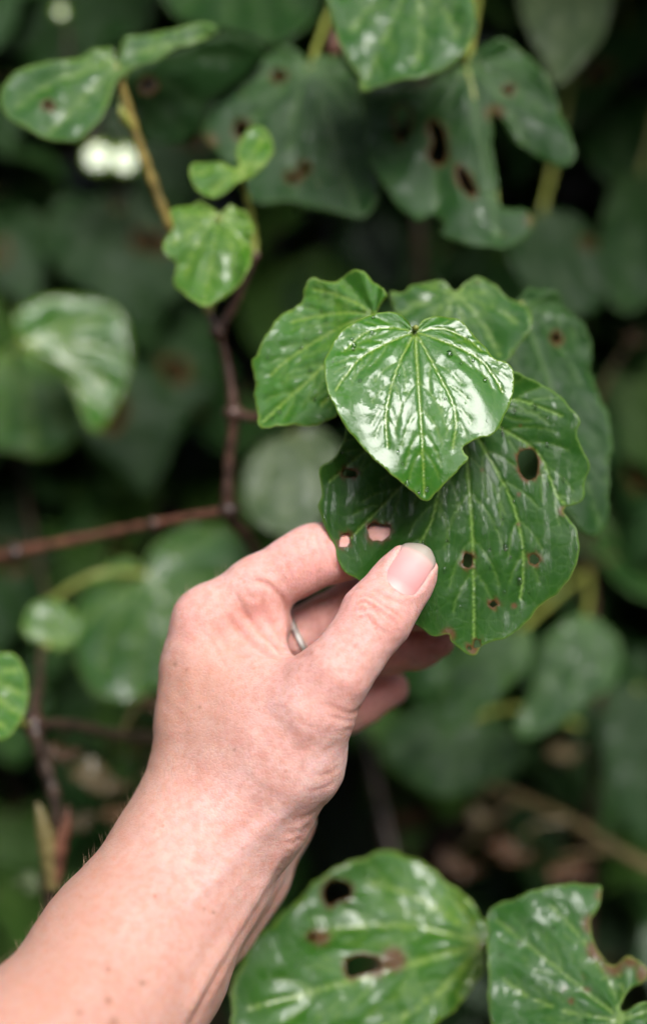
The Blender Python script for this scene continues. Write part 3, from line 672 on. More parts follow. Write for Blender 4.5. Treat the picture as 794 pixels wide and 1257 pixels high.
traced(SH, 'leaf', held, (567, 500), (583, 800), .4545, (.04, .13, .98), M_HELD, holes=held_holes, drops=42, res=.75, fold=-.03, quilt=.013, fq=.25, crinkle=.0025, vw=.6, wav=.010, cup=-.06, droop=.03, label='large dark leaf with insect holes pinched by the thumb',
       bites=[(692, 627, 5), (551, 779, 7), (584, 798, 6)], specks=[(637, 643, 2.2), (632, 743, 3), (637, 606, 2), (592, 576, 1.8), (640, 520, 1.6)],
       ends=[[(574, 570), (581, 680), (583, 795)], [(590, 540), (629, 615), (643, 680), (640, 735)], [(613, 522), (661, 554), (684, 605), (700, 625)], [(548, 560), (530, 640), (500, 690), (480, 715)], [(535, 550), (480, 610), (430, 660)], [(520, 520), (460, 545), (405, 590)], [(600, 495), (640, 490), (690, 510)]])
left = [(462, 385), (474, 372), (476, 364), (466, 353), (447, 337), (427, 334), (414, 345), (400, 345), (383, 341), (372, 353), (369, 370), (350, 381), (341, 392), (328, 414), (317, 436), (311, 445), (314, 470), (315, 492), (319, 514), (325, 529), (350, 525), (383, 524), (411, 511), (440, 480), (462, 440), (468, 405)]
traced(SH, 'leaf', left, (461, 388), (322, 522), .463, ('s', -.30, -.10), M_FRESH, drops=30, res=.9, vw=.75, quilt=.028, wav=.016, cup=-.08, fan=(22, 48, 74), label='bright green leaf half covered by the small glossy leaf')
back = [(558, 360), (553, 356), (545, 348), (525, 345), (502, 355), (495, 363), (478, 360), (485, 385), (500, 410), (530, 435), (580, 458), (615, 450), (632, 430), (651, 407), (648, 380), (632, 370), (616, 360), (606, 348), (588, 340), (568, 352)]
traced(SH, 'leaf', back, (558, 363), (585, 455), .492, ('s', -.10, .12), M_MID, res=1.6, quilt=.03, wav=.02, label='pale green crinkled leaf just behind the glossy leaf')
bright = [(640, 362), (662, 352), (690, 363), (705, 382), (728, 414), (731, 455), (736, 487), (744, 516), (747, 541), (745, 589), (747, 630), (737, 656), (715, 650), (690, 615), (660, 560), (630, 500), (612, 440), (618, 390)]
traced(SH, 'leaf', bright, (642, 372), (740, 650), .512, (.25, .22, .94), M_MAT, holes=[ell(686, 412, 6, 6)], res=1.8, quilt=.02, wav=.012, fold=-.12, label='long dark leaf hanging behind the held leaf')
lA = [(141, 76), (138, 62), (121, 60), (86, 76), (50, 83), (20, 93), (3, 111), (3, 136), (25, 156), (55, 171), (91, 176), (108, 166), (128, 141), (141, 106), (158, 88), (191, 76), (217, 60), (252, 50), (267, 42), (252, 33), (217, 38), (166, 48), (150, 56)]
traced(SH, 'leaf', lA, (143, 79), (60, 165), .53, ('s', -.15, .1), M_MID, res=2, quilt=.03, wav=.012, fan=(30, 60, 100, 150), holes=[ell(60, 132, 5, 4)], label='wide drooping leaf at the top of the yellow stalk')
lA3 = [(150, 88), (190, 72), (230, 58), (268, 45), (300, 50), (325, 70), (282, 111), (252, 126), (242, 166), (205, 178), (171, 171), (155, 135)]
traced(SH, 'leaf', lA3, (152, 86), (235, 170), .548, (.45, -.25, .86), M_DEEP, res=2.5, holes=[ell(182, 105, 9, 8)])
lE = [(295, 204), (290, 190), (300, 165), (315, 155), (330, 165), (336, 185), (325, 205), (308, 218), (295, 222), (280, 235), (262, 243), (245, 238), (234, 222), (235, 205), (250, 200), (270, 200), (288, 207)]
traced(SH, 'leaf', lE, (295, 210), (255, 238), .515, ('s', -.1, .12), M_YOUNG, res=1.5, quilt=.04, wav=.03, fan=(40, 80, 120, 160), label='tiny curled young leaf above its larger sibling')
lF = [(269, 262), (262, 250), (245, 248), (225, 252), (210, 258), (212, 280), (200, 300), (205, 315), (217, 322), (212, 342), (225, 360), (250, 378), (275, 365), (300, 345), (310, 320), (308, 295), (312, 275), (300, 258), (285, 250)]
traced(SH, 'leaf', lF, (269, 266), (250, 376), .512, ('s', -.13, .05), M_YOUNG, drops=16, res=1.3, quilt=.035, wav=.025, fold=-.1, label='small bright young leaf at the fork of the brown stem')
stalk(SH, 'stem', [(320, 690, .585), (300, 655, .565), (281, 628, .556), (282, 560, .553), (287, 507, .550), (277, 440, .548), (267, 408, .546), (257, 385, .545)], [7, 7.5, 8, 6.5, 7, 5.2, 6, 4.5], B_BROWN)
stalk(SH, 'stem', [(257, 385, .545), (240, 340, .546), (222, 300, .548), (205, 268, .545), (183, 210, .541), (166, 160, .537), (152, 110, .533), (143, 80, .530)], [5, 5, 5, 5.5, 6, 5.5, 4.5, 3], B_YEL, label='yellow upper stalk')
stalk(SH, 'stem', [(267, 408, .546), (285, 380, .545), (300, 345, .542), (313, 314, .540)], [6, 5.5, 5, 5], B_BROWN)
stalk(SH, 'petiole', [(313, 314, .540), (310, 280, .538), (302, 240, .524), (296, 212, .5152)], [4.5, 5, 4.5, 3], B_GREEN)
stalk(SH, 'petiole', [(257, 385, .545), (264, 350, .543), (271, 300, .526), (269, 267, .5123)], [4, 4, 3.5, 3], B_GREEN)
stalk(SH, 'stem', [(281, 628, .556), (240, 633, .562), (190, 643, .572), (130, 655, .585), (20, 678, .605), (-60, 700, .62)], [6, 5.5, 5.5, 6, 6.5, 7], B_RED, label='reddish brown side stem')
stalk(SH, 'stem', [(287, 507, .55), (320, 512, .545), (380, 495, .53), (450, 455, .515), (520, 425, .505), (590, 400, .512)], [6, 6, 5.5, 5, 4.5, 4], B_BROWN)
for pts in ([(450, 455, .515), (480, 425, .49), (500, 408, .455), (511, 402, .4372)], [(520, 425, .505), (545, 455, .48), (562, 490, .459), (567, 500, .4547)], [(450, 455, .515), (452, 420, .49), (456, 398, .470), (461, 389, .4634)], [(520, 425, .505), (540, 395, .502), (552, 375, .496), (558, 364, .4922)], [(590, 400, .512), (615, 385, .514), (642, 373, .5123)], [(166, 160, .537), (150, 130, .548), (152, 87, .5483)]):
    stalk(SH, 'petiole', pts, [3.2]*len(pts), B_GREEN)
for p, r in (((281, 628, .556), 14), ((287, 507, .55), 13), ((267, 408, .546), 11), ((190, 643, .572), 9.5), ((20, 678, .605), 12), ((313, 314, .540), 6.5)): bulb(SH, p, r, B_BROWN)
stalk(SH, 'bud', [(166, 160, .537), (155, 148, .534), (150, 138, .532), (148, 128, .531)], [3, 6, 5, 1], B_GREEN)

# ------------------------------------------------------------------ overhanging branch along the top
UP = empty('overhanging_branch'); tag(UP, 'overhanging branch of broad dull wet leaves with ragged holes above the hand', 'plant')
lB = [(380, 78), (368, 62), (345, 60), (315, 75), (285, 105), (262, 130), (250, 165), (262, 185), (290, 215), (300, 240), (320, 255), (360, 250), (390, 258), (420, 262), (445, 268), (466, 240), (462, 200), (450, 150), (440, 110), (425, 80), (400, 66)]
traced(UP, 'leaf', lB, (381, 83), (440, 262), .575, ('s', -.18, .02), M_MAT, res=2.2, quilt=.02, fan=(30, 62, 95, 135), holes=[ell(343, 94, 7, 7), ell(297, 161, 8, 9), ell(373, 209, 6, 7), ell(359, 219, 6, 5)], bites=[(258, 178, 8)], label='broad leaf with four small round holes')
lC = [(500, -55), (460, -50), (420, -35), (402, 0), (405, 20), (418, 60), (425, 75), (440, 95), (444, 112), (470, 108), (500, 103), (520, 100), (545, 88), (560, 78), (575, 60), (583, 40), (582, 10), (570, -25), (540, -48)]
traced(UP, 'leaf', lC, (504, -30), (446, 110), .525, ('s', -.14, .06), M_MID, drops=24, res=1.8, quilt=.03, fan=(30, 60, 95, 130), label='bright quilted leaf cut by the top edge')
lD = [(573, 76), (585, 64), (610, 50), (640, 60), (670, 95), (690, 140), (702, 175), (706, 197), (690, 206), (665, 195), (640, 180), (620, 155), (604, 138), (603, 170), (608, 210), (615, 254), (640, 255), (657, 268), (650, 285), (625, 303), (600, 307), (560, 300), (540, 290), (546, 275), (530, 262), (515, 272), (500, 262), (478, 240), (462, 212), (450, 190), (447, 150), (455, 118), (480, 112), (510, 108), (540, 96), (560, 84)]
traced(UP, 'leaf', lD, (574, 80), (612, 300), .555, ('s', -.18, -.03), M_MAT, res=1.8, quilt=.022, fold=-.05, fan=(28, 52, 82), holes=[[(486, 132), (495, 128), (503, 140), (500, 160), (493, 172), (486, 160), (484, 145)], [(528, 153), (536, 150), (544, 158), (543, 168), (549, 180), (546, 196), (536, 201), (526, 192), (530, 180), (532, 172), (527, 163)], [(560, 208), (568, 206), (577, 220), (584, 238), (576, 240), (566, 230)], ell(624, 110, 6, 5)], bites=[(657, 268, 9), (606, 140, 9)], label='torn leaf with three long holes and a brown tip')
lT = [(290, -40), (235, -40), (200, -10), (215, 20), (250, 36), (300, 44), (340, 60), (375, 40), (392, 5), (380, -35)]
traced(UP, 'leaf', lT, (300, -60), (330, 52), .69, (.0, .45, .89), M_MAT, res=3)
lG = [(690, -60), (640, -30), (636, 0), (642, 28), (655, 55), (668, 80), (680, 107), (700, 95), (720, 75), (738, 50), (748, 15), (745, -30)]
traced(UP, 'leaf', lG, (692, -40), (680, 104), .67, (-.1, .35, .93), M_PALE, res=3)
lG2 = [(700, 110), (740, 100), (790, 110), (840, 150), (830, 210), (780, 240), (735, 215), (705, 170)]
traced(UP, 'leaf', lG2, (760, 100), (760, 235), .78, (.0, .40, .9), M_MAT, res=3)
lR1 = [(650, 262), (690, 258), (725, 285), (742, 330), (738, 375), (710, 390), (670, 385), (640, 350), (622, 310), (628, 275)]
traced(UP, 'leaf', lR1, (664, 262), (700, 388), .68, (.1, .30, .95), M_DEEP, res=3, holes=[ell(722, 300, 6, 5)], bites=[(722, 300, 7)])
lR2 = [(770, 212), (745, 245), (735, 300), (738, 350), (760, 385), (800, 370), (840, 320), (840, 240), (805, 205)]
traced(UP, 'leaf', lR2, (785, 215), (765, 380), .74, (.0, .35, .93), M_MAT, res=3)
stalk(UP, 'stem', [(860, -140, .70), (740, -120, .66), (600, -110, .63), (480, -120, .62), (330, -140, .66), (150, -190, .70)], [12, 11, 10, 10, 10, 10], B_BROWN)
for pts in ([(480, -120, .62), (430, -40, .635), (395, 40, .60), (381, 84, .5754)], [(480, -120, .62), (500, -70, .58), (504, -30, .5255)], [(600, -110, .63), (590, -30, .62), (580, 40, .58), (574, 81, .5554)], [(330, -140, .66), (310, -100, .68), (300, -60, .6905)], [(740, -120, .66), (710, -80, .67), (692, -40, .6704)], [(740, -120, .66), (770, 20, .75), (760, 101, .7805)], [(740, -120, .66), (690, 150, .70), (664, 263, .6805)], [(860, -140, .70), (820, 80, .74), (785, 216, .7405)]):
    stalk(UP, 'petiole', pts, [4]*len(pts), B_GREEN)
stalk(UP, 'bud', [(412, 40, .60), (411, 55, .60), (409, 68, .60)], [4, 10, 5], B_RED, label='small red bud'); stalk(UP, 'petiole', [(480, -120, .62), (430, -30, .61), (412, 42, .60)], [3, 3, 3], B_RED)
stalk(UP, 'petiole', [(573, 86, .5535), (590, 150, .551), (602, 200, .550), (613, 268, .547)], [2.6, 3.4, 4, 2], B_GREEN)

# ------------------------------------------------------------------ left bush
LB = empty('left_shrub'); LB.name = 'low_shrub'; tag(LB, 'blurred shrub with a white-sheened leaf beside the reddish side stem', 'plant')
lK = [(24, 418), (18, 392), (40, 372), (80, 365), (120, 370), (150, 390), (161, 425), (155, 470), (140, 505), (120, 532), (105, 520), (95, 490), (80, 460), (50, 440)]
traced(LB, 'leaf', lK, (26, 420), (135, 505), 0.66, 'sky', M_HERO, res=2.5, fan=(18, 38, 60), quilt=.03, label='blurred leaf sheened white by the sky')
lK2 = [(24, 428), (60, 440), (85, 465), (98, 500), (95, 540), (60, 562), (20, 555), (-20, 540), (-35, 480), (-10, 440)]
traced(LB, 'leaf', lK2, (24, 424), (45, 560), .715, (-.1, .1, 1), M_MID, res=3)
lL = [(180, 702), (185, 678), (215, 652), (255, 645), (295, 658), (315, 690), (300, 740), (260, 790), (200, 840), (150, 862), (110, 845), (88, 790), (95, 740), (120, 702), (148, 684), (168, 690)]
traced(LB, 'leaf', lL, (180, 706), (165, 855), .67, (-.05, .32, .94), M_MID, res=2.5, fold=-.12, label='wide leaf with a yellow heart behind the knuckle')
lM = [(62, 790), (35, 785), (28, 765), (40, 742), (65, 735), (90, 748), (102, 768), (92, 790), (70, 800)]
traced(LB, 'leaf', lM, (62, 792), (70, 737), .60, 'sky', M_MID, res=2.5, fan=(30, 60, 95))
lJ = [(-20, 812), (0, 803), (20, 805), (33, 830), (34, 865), (20, 895), (0, 910), (-40, 900), (-60, 850)]
traced(LB, 'leaf', lJ, (-35, 835), (30, 880), .505, 'sky', M_FRESH, res=1.4, quilt=.03, label='small wet leaf entering from the side')
lN = [(345, 535), (390, 525), (415, 550), (412, 600), (395, 640), (360, 660), (320, 650), (300, 620), (300, 580), (320, 550)]
traced(LB, 'leaf', lN, (358, 530), (352, 658), .66, (.02, .40, .92), M_PALE, res=3, label='pale grey-green leaf back under the cluster')
stalk(LB, 'stem', [(48, 1500, .56), (62, 1110, .555), (70, 1000, .55), (55, 935, .55), (42, 890, .55), (48, 840, .57), (52, 795, .60), (58, 740, .66), (30, 600, .76), (10, 440, .73)], [8, 8, 8, 9, 10, 6, 5, 4, 4, 4], B_DARK)
bulb(LB, (42, 890, .55), 16, B_BROWN)
stalk(LB, 'stem', [(42, 890, .55), (90, 890, .57), (150, 903, .60), (230, 905, .64), (330, 880, .70)], [7, 7, 7, 7, 6], B_DARK)
stalk(LB, 'sheath', [(66, 1090, .548), (60, 1040, .545), (52, 1005, .543), (46, 985, .542)], [10, 12, 8, 2], B_OLIVE); stalk(LB, 'sheath', [(66, 1090, .548), (74, 1040, .545), (82, 1010, .543), (84, 990, .542)], [9, 10, 7, 2], B_RED)
for pts in ([(52, 795, .60), (58, 793, .60), (62, 791, .6004)], [(58, 740, .66), (120, 705, .66), (180, 706, .6705)], [(10, 440, .73), (18, 430, .725), (26, 420, .6605)], [(42, 890, .55), (0, 880, .53), (-35, 836, .5054)], [(10, 440, .73), (20, 432, .72), (24, 425, .7155)], [(330, 880, .70), (345, 700, .69), (358, 531, .6605)]): stalk(LB, 'petiole', pts, [4]*3, B_GREEN)

# ------------------------------------------------------------------ low plant in front at the bottom
LO = empty('bottom_plant'); LO.name = 'leafy_plant'; tag(LO, 'low plant with two big chewed glossy leaves below the wrist', 'plant')
lH = [(598, 1150), (587, 1119), (560, 1092), (527, 1063), (494, 1046), (468, 1043), (435, 1056), (402, 1069), (369, 1099), (343, 1125), (310, 1158), (290, 1198), (283, 1240), (300, 1300), (380, 1330), (470, 1300), (540, 1255), (585, 1205)]
traced(LO, 'leaf', lH, (592, 1158), (300, 1240), .515, 'sky', M_PATCH, res=1.8, fold=-.13, quilt=.03, wav=.014, fan=(25, 50, 78), holes=[[(398, 1090), (410, 1078), (430, 1082), (434, 1096), (420, 1102), (404, 1110)], [(424, 1180), (440, 1172), (462, 1176), (468, 1186), (448, 1194), (430, 1198)], ell(384, 1147, 4, 4)], bites=[(484, 1177, 12), (395, 1148, 9), (462, 1186, 10)], label='folded glossy leaf with two ragged holes')
lI = [(762, 1240), (772, 1215), (800, 1195), (772, 1175), (752, 1183), (732, 1165), (725, 1135), (735, 1109), (737, 1089), (719, 1086), (679, 1089), (640, 1102), (600, 1119), (599, 1180), (601, 1250), (622, 1315), (700, 1355), (790, 1345), (850, 1300), (850, 1240), (800, 1230)]
traced(LO, 'leaf', lI, (762, 1252), (604, 1125), .470, ('s', -.16, .04), M_MID, drops=24, res=1.2, quilt=.022, wav=.012, fan=(28, 55, 85, 120), bites=[(726, 1135, 10), (733, 1166, 11), (752, 1183, 12), (772, 1176, 10), (737, 1100, 6), (795, 1195, 12)], specks=[(700, 1230, 3), (690, 1215, 2), (720, 1215, 2.5), (715, 1200, 2)], label='bright leaf with a brown chewed bite in its edge')
stalk(LO, 'petiole', [(592, 1160, .5155), (540, 1185, .53), (490, 1220, .545), (430, 1265, .56), (330, 1400, .60)], [4, 6, 7, 7.5, 8], B_OLIVE)
stalk(LO, 'petiole', [(762, 1253, .4705), (700, 1330, .52), (560, 1420, .58), (330, 1400, .60)], [4, 5, 6, 7], B_OLIVE)
stalk(LO, 'stem', [(330, 1400, .60), (320, 1600, .64), (310, 2000, .70)], [9, 11, 12], B_BROWN)

# ------------------------------------------------------------------ shrub at lower right
RB = empty('right_shrub'); RB.name = 'dark_shrub'; tag(RB, 'dark blurred shrub with hanging leaves behind the fingertips', 'plant')
lO = [(717, 755), (690, 763), (668, 790), (654, 842), (638, 870), (630, 894), (646, 908), (694, 886), (717, 866), (753, 838), (763, 803), (749, 771)]
traced(RB, 'leaf', lO, (716, 760), (640, 900), .66, (.0, .30, .95), M_MAT, res=3)
lP = [(622, 776), (599, 779), (560, 812), (545, 846), (539, 890), (555, 902), (591, 874), (630, 838), (652, 811), (650, 775)]
traced(RB, 'leaf', lP, (634, 778), (548, 896), .64, (.0, .25, .96), M_MAT, res=3)
lQ = [(560, 880), (520, 872), (480, 890), (468, 920), (490, 950), (540, 978), (600, 962), (640, 930), (630, 900), (590, 884)]
traced(RB, 'leaf', lQ, (575, 882), (545, 975), .72, (.0, .35, .93), M_MAT, res=3)
lS = [(745, 850), (790, 840), (830, 870), (840, 960), (800, 1040), (760, 1000), (738, 930)]
traced(RB, 'leaf', lS, (785, 845), (798, 1035), .75, (.0, .25, .96), M_DEEP, res=3)
stalk(RB, 'stem', [(500, 930, .80), (600, 965, .77), (640, 980, .76), (700, 1008, .74), (760, 1045, .72), (880, 1110, .69)], [4, 5, 6, 6.5, 7, 7], B_OLIVE2, label='olive fallen twig')
stalk(RB, 'stem', [(720, 1300, .80), (716, 1100, .79), (735, 900, .78), (720, 700, .76), (730, 500, .75)], [9, 9, 8, 7, 6], B_BROWN)
for pts in ([(720, 700, .76), (722, 740, .69), (716, 761, .6605)], [(720, 700, .76), (670, 745, .67), (634, 779, .6405)], [(735, 900, .78), (640, 870, .74), (575, 883, .7205)], [(735, 900, .78), (770, 850, .76), (785, 846, .7505)]): stalk(RB, 'petiole', pts, [4]*3, B_GREEN)

#@@BACK
def wither(parent, x, y, r, d, mat, a=0., pt=None, label=None):
    o = [(x+r*(1+.3*math.sin(3*t+a)+.15*math.sin(5*t+2*a))*math.cos(t), y+r*(.48+.2*math.cos(4*t+a))*math.sin(t)+.35*r*math.cos(t)*math.sin(a*2)) for t in np.linspace(0, 6.28, 12)[:-1]]
    traced(parent, 'leaf', o, (x+.8*r*math.cos(a), y-.7*r), (x-.8*r*math.cos(a), y+.8*r), d, (.1*math.cos(a*3), .35, .9), mat, res=4, wav=.06, quilt=.05, label=label)
    if pt: stalk(parent, 'petiole', [(x+.8*r*math.cos(a), y-.7*r, d+.0006), ((x+pt[0])/2, (y-r+pt[1])/2, (d+pt[2])/2), pt], [2.5, 3, 3], B_OLIVE2)
M_RUST = leaf_mat('leaf_rust', (.035, .016, .008), (.10, .045, .022), (.07, .04, .02), wet=.5, rough=.5, transl=.1)
M_STRAW = leaf_mat('leaf_straw', (.05, .036, .015), (.13, .09, .04), (.1, .08, .04), wet=.5, rough=.5, transl=.15)
wither(RB, 622, 1044, 27, .74, M_RUST, .3, (700, 1008, .74), 'rusty withered leaf'); wither(RB, 559, 1062, 27, .76, M_RUST, 1.2, (640, 980, .76)); wither(RB, 694, 1070, 24, .73, M_RUST, 2.2, (760, 1045, .72))
wither(RB, 588, 1004, 22, .77, M_STRAW, .8, (600, 965, .77), 'straw-coloured withered leaf'); wither(RB, 690, 925, 22, .77, M_STRAW, 1.5, (735, 900, .78)); wither(RB, 505, 1005, 24, .80, M_DEAD, 2.5, (500, 930, .80)); wither(RB, 775, 415, 16, .745, M_RUST, .4, (730, 500, .75)); wither(RB, 745, 700, 22, .77, M_RUST, .9, (720, 700, .76))
wither(LB, 120, 955, 36, .64, M_STRAW, .5, (150, 903, .60), 'straw-coloured withered leaf'); wither(LB, 75, 925, 22, .60, M_RUST, 1.6, (90, 890, .57)); wither(LB, 95, 1010, 26, .66, M_STRAW, 2.4, (70, 1000, .55)); wither(LB, 40, 1085, 22, .60, M_PALE, .2, (62, 1110, .555)); wither(LB, 180, 860, 20, .66, M_RUST, .9, (150, 903, .60)); wither(LB, 150, 1000, 22, .70, M_DEAD, 2.9, (230, 905, .64))
SP = empty('glint_sprig'); tag(SP, 'added twig of round wet leaflets turned skyward to glint white behind the yellow stalk', 'plant')
gl = [(121, 193, 19), (153, 196, 18), (75, 14, 9)]  # added discs turned to mirror the sun as blurred white glints
for (x, y, r) in gl:
    traced(SP, 'glint_leaflet', [(x+r*math.cos(a), y+r*math.sin(a)) for a in np.linspace(0, 6.28, 13)[:-1]], (x, y-r*.9), (x, y+r), .73, 'sky', M_GLINT, res=2.5, quilt=0, wav=0.0, crinkle=.01)
stalk(SP, 'stem', [(60, -60, .74), (75, 5, .735), (90, 100, .738), (118, 180, .733), (135, 205, .732), (160, 260, .76), (190, 420, .80)], [2]*7, B_DARK)
for (x, y, r) in gl: stalk(SP, 'petiole', [(x, y-r*.9, .7305), ((x+95)/2, (y+90-r)/2, .734), (90, 100, .738)], [1.5]*3, B_DARK)

# ------------------------------------------------------------------ background bushes on the bank
def heart(r, n=26):
    o = []
    for k in range(n):
        t = 2*math.pi*k/n
        x = .56*math.sin(t)**1*abs(math.sin(t))**.15*(1+.06*math.cos(2*t)); y = .5-.5*math.cos(t)
        y = 1-y
        if y < .5: x *= 1.05
        yy = (1-.5-.5*math.cos(t))
        o.append((x*(1-.25*yy**2), -.30*math.exp(-((abs(x)-.30)/.2)**2)*(math.cos(t) > .2)+yy))
    return np.array(o)
def heart2():
    half = [(0, 0), (.10, -.12), (.25, -.20), (.42, -.15), (.53, .02), (.54, .22), (.46, .45), (.32, .66), (.16, .84), (.0, 1.0)]
    return np.array(half+[(-x, y) for x, y in half[-2:0:-1]])
VAR = []
for k in range(6):
    R = .085; o = heart2()*R; o = o*rng.uniform(.93, 1.07, o.shape)
    holes = [[(rng.uniform(-.3, .3)*R+.05*R*math.cos(a), hy*R+.06*R*math.sin(a)) for a in np.linspace(0, 6.28, 7)[:-1]] for hy in rng.uniform(.2, .7, k % 3)]
    holes = []
    for hy in rng.uniform(.2, .65, k % 3):
        hx = rng.uniform(-.25, .25); holes.append([(hx*R+.05*R*math.cos(a), hy*R+.07*R*math.sin(a)) for a in np.linspace(0, 6.28, 7)[:-1]])
    VAR.append(blade(np.zeros(2), np.array([0, R]), o, holes, res=5, fold=rng.uniform(-.15, .05), cup=-.1, droop=rng.uniform(.1, .35), quilt=.03, wav=.02, seed=k+50, crinkle=.01))
VLO = [blade(np.zeros(2), np.array([0, .085]), heart2()*.085*rng.uniform(.93, 1.07, (18, 2)), res=16, droop=.25, fold=-.1, quilt=.02, wav=.03, seed=k+90) for k in range(6)]
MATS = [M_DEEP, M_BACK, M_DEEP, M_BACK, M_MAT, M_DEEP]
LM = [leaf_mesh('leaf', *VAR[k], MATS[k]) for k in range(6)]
def frame_px(p):
    q = CM.inverted() @ Vector(p)
    if q.z > -.05: return None
    return 397+q.x/-q.z*F, 628.5-q.y/-q.z*F, -q.z
def leaf_matrix(J, az, tilt, roll, s):
    """blade hanging from J: local y to tip, local z = upper face"""
    d = Vector((math.sin(az)*math.cos(tilt), -math.cos(az)*math.cos(tilt), -math.sin(tilt)))
    n = Vector((math.sin(az)*math.sin(tilt), -math.cos(az)*math.sin(tilt), math.cos(tilt)))
    x = d.cross(n); m = Matrix((x, d, n)).transposed().to_4x4()
    return Matrix.Translation(J) @ m @ Matrix.Rotation(roll, 4, 'Y') @ Matrix.Scale(s, 4)
PLM = None
nleaf = 0
SPOTS = [(-.21, .93), (-.12, .91), (-.27, .95), (-.16, .99), (.34, .93), (-.30, .82), (-.17, .80), (.05, .82), (.20, .80), (.31, .82), (-.07, .86), (.13, .86), (-.24, .90), (.27, .90), (-.34, .92), (-.20, .84), (-.05, .95), (.10, .86), (.24, .95), (.36, .90), (-.42, 1.12), (-.27, 1.18), (-.12, 1.10), (.03, 1.2), (.18, 1.12), (.33, 1.18), (.46, 1.1), (-.5, 1.35), (-.3, 1.42), (-.1, 1.38), (.12, 1.42), (.32, 1.4), (.5, 1.35)]
LBL = ['dark bush low on the bank, in the gloom behind the arm', 'bush of drooping leaves in the gloom left of the brown stem', 'bush in the gloom straight behind the held leaf', 'bush in the gloom behind the fingertips and olive twig', 'bush in the shade behind the long dark hanging leaf', 'bush in the shade beyond the torn leaf']
upV, upF, upA, upP = [], [], {'vein': [], 'damage': [], 'rim': []}, []
def add_upper(k, Mx):
    V, f, at, P = VLO[k]; M3 = np.array(Mx); b = sum(len(a) for a in upV)
    upV.append(V@M3[:3, :3].T+M3[:3, 3]); upF.extend(tuple(i+b for i in t) for t in f); upP.append(P)
    for q in upA: upA[q].append(at[q])
for si, (sx, sy) in enumerate(SPOTS):
    z0 = bank(sx, sy)-.02; top = 2.25 if sy > .905 else 1.75
    sh = empty('background_shrub', (sx, sy, z0)); tag(sh, 'shrub stem with drooping heart-shaped leaves in the dim background', 'shrub', 'dim background shrubs on the bank')
    p = Vector((sx, sy, z0)); pts = [p.copy()]; rad = [.007]; lean = Vector((rng.normal(0, .10), -rng.uniform(.0, .16), 1)).normalized(); i = 0
    while p.z < top:
        if frame_px(p) and frame_px(p)[2] < .80 and frame_px(p)[1] < 1300: lean.y = abs(lean.y)+.25; lean.normalize()
        st = rng.uniform(.05, .085); p = p+(lean+Vector((rng.normal(0, .28), rng.normal(0, .2), 0))).normalized()*st
        pts.append(p.copy()); rad.append(max(.0022, .007-.0032*(p.z-z0)))
    pts = [q for q in pts]
    V, f = tube(pts, rad, 6, 2); me = mesh('stem', [Vector(v)-Vector((sx, sy, z0)) for v in V], f, B_DARK); obj('stem', me, sh)
    pv, pf = [], []
    for q in pts[2:]:
        for rep in range(3 if sy < .91 else 3 if sy < 1.0 else 2):
            az = rng.normal(0, 1.0) if rng.random() < .75 else rng.uniform(-3.1, 3.1)
            L = rng.uniform(.02, .045); J = q+Vector((math.sin(az)*L, -math.cos(az)*L, rng.uniform(-.002, .018)))
            k = int(rng.integers(6)); Mx = leaf_matrix(J, az, rng.uniform(.35, 1.2), rng.normal(0, .25), rng.uniform(.5, 1.15))
            fp = frame_px(J); inside = fp and -60 < fp[0] < 850 and -90 < fp[1] < 1330
            if fp and fp[2] < .77: continue
            if inside and fp[1] > 900 and 420 < fp[0] < 794 and rng.random() < .6: continue
            if inside and nleaf < 296:
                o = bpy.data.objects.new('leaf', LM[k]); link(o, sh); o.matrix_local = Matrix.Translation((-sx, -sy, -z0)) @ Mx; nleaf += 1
                a_, b2 = tube([q, (q+J)/2+Vector((0, 0, .006)), J], [.0014, .0013, .001], 5, 2); n0 = len(pv); pv += [Vector(v)-Vector((sx, sy, z0)) for v in a_]; pf += [tuple(i+n0 for i in t) for t in b2]
            else: add_upper(k, Mx)
    if pv: x = obj('petioles', mesh('petioles', pv, pf, B_OLIVE), sh); x['kind'] = 'stuff'
    else:
        for c_ in list(sh.children): bpy.data.objects.remove(c_)
        bpy.data.objects.remove(sh)
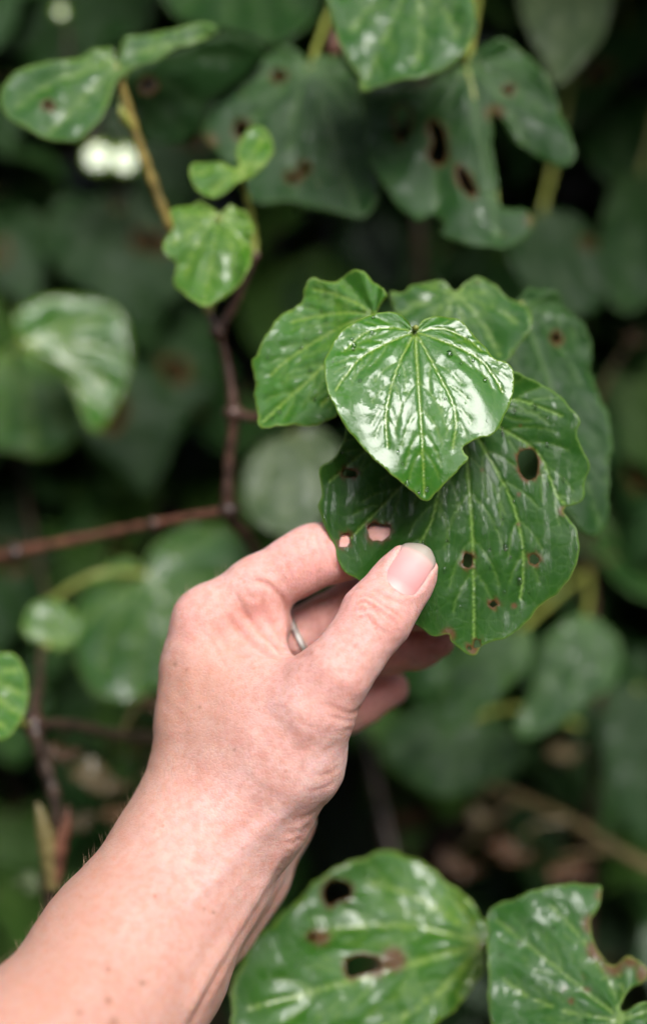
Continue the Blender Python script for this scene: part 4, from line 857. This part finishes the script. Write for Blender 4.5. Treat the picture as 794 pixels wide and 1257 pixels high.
# foliage above and beyond the frame: the same bushes going on, plus an added canopy
for _ in range(700):
    x, y, z = rng.uniform(-1.3, 1.3), rng.uniform(.85, 2.3), rng.uniform(1.0, 2.6)
    if z < bank(x, y)+.05: continue
    J = Vector((x, y, z)); fp = frame_px(J)
    if fp and -120 < fp[0] < 910 and -120 < fp[1] < 1380 and fp[2] < 1.35: continue
    az = rng.normal(0, 1.2); add_upper(int(rng.choice([0, 2, 5, 1])), leaf_matrix(J, az, rng.uniform(.2, 1.1), rng.normal(0, .3), rng.uniform(.9, 1.5)))
for _ in range(1600):  # added unseen canopy, shaped to keep the sun off the background
    x, y = rng.uniform(-.8, 1.2), rng.uniform(.49, 1.6); z = rng.uniform(max(1.69, 1.5+.12*y), 2.3)
    J = Vector((x, y, z)); fp = frame_px(J)
    if fp and fp[1] > -260: continue
    dq = J-Vector(wp(120, 180, .72)); dq = dq-SUN*dq.dot(SUN)
    if dq.length < .17 or (x < -.02 and rng.random() < .45): continue  # gap left so the sun reaches the glint discs; left side thinned
    add_upper(int(rng.choice([0, 2, 5, 1])), leaf_matrix(J, rng.normal(0, 1.2), rng.uniform(.1, .9), rng.normal(0, .3), rng.uniform(1.0, 1.5)))
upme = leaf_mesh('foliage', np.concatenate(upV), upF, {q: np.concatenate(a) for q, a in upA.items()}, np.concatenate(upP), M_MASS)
fo = obj('foliage', upme); tag(fo, 'mass of dark leaves where the bushes run on up the bank, with an added unseen canopy for shade', 'foliage', kind='stuff')
# added unseen ring of oversized leaves across the path: closes off the low sky
upV, upF, upA, upP = [], [], {'vein': [], 'damage': [], 'rim': []}, []
for _ in range(2200):
    th = rng.uniform(R_(-20), R_(200)); rr0 = rng.uniform(2.6, 4.2); x, y = rr0*math.cos(th), -rr0*math.sin(th)
    z = bank(x, y)+rng.uniform(.1, 3.3)
    J = Vector((x, y, z)); add_upper(int(rng.integers(6)), leaf_matrix(J, rng.uniform(-3.1, 3.1), rng.uniform(.3, 1.2), rng.normal(0, .3), rng.uniform(3., 5.)))
fm = obj('forest', leaf_mesh('forest', np.concatenate(upV), upF, {q: np.concatenate(a) for q, a in upA.items()}, np.concatenate(upP), M_MASS)); tag(fm, 'added unseen ring of oversized leaves blocking the low sky across the path', 'forest', kind='stuff')
# leaf litter on the bank
upV, upF, upA, upP = [], [], {'vein': [], 'damage': [], 'rim': []}, []
for _ in range(420):
    x, y = rng.uniform(-.9, .9), rng.uniform(.7, 1.9); J = Vector((x, y, bank(x, y)+.012))
    add_upper(int(rng.integers(6)), Matrix.Translation(J) @ Matrix.Rotation(rng.uniform(.2, 1.0), 4, 'X') @ Matrix.Rotation(rng.uniform(0, 6.28), 4, 'Z') @ Matrix.Rotation(rng.normal(0, .3), 4, 'Y') @ Matrix.Scale(rng.uniform(.4, .8), 4))
lt = obj('leaf_litter', leaf_mesh('leaf_litter', np.concatenate(upV), upF, {q: np.concatenate(a) for q, a in upA.items()}, np.concatenate(upP), M_DEAD)); tag(lt, 'brown fallen leaves littering the bank', 'leaf litter', kind='stuff')
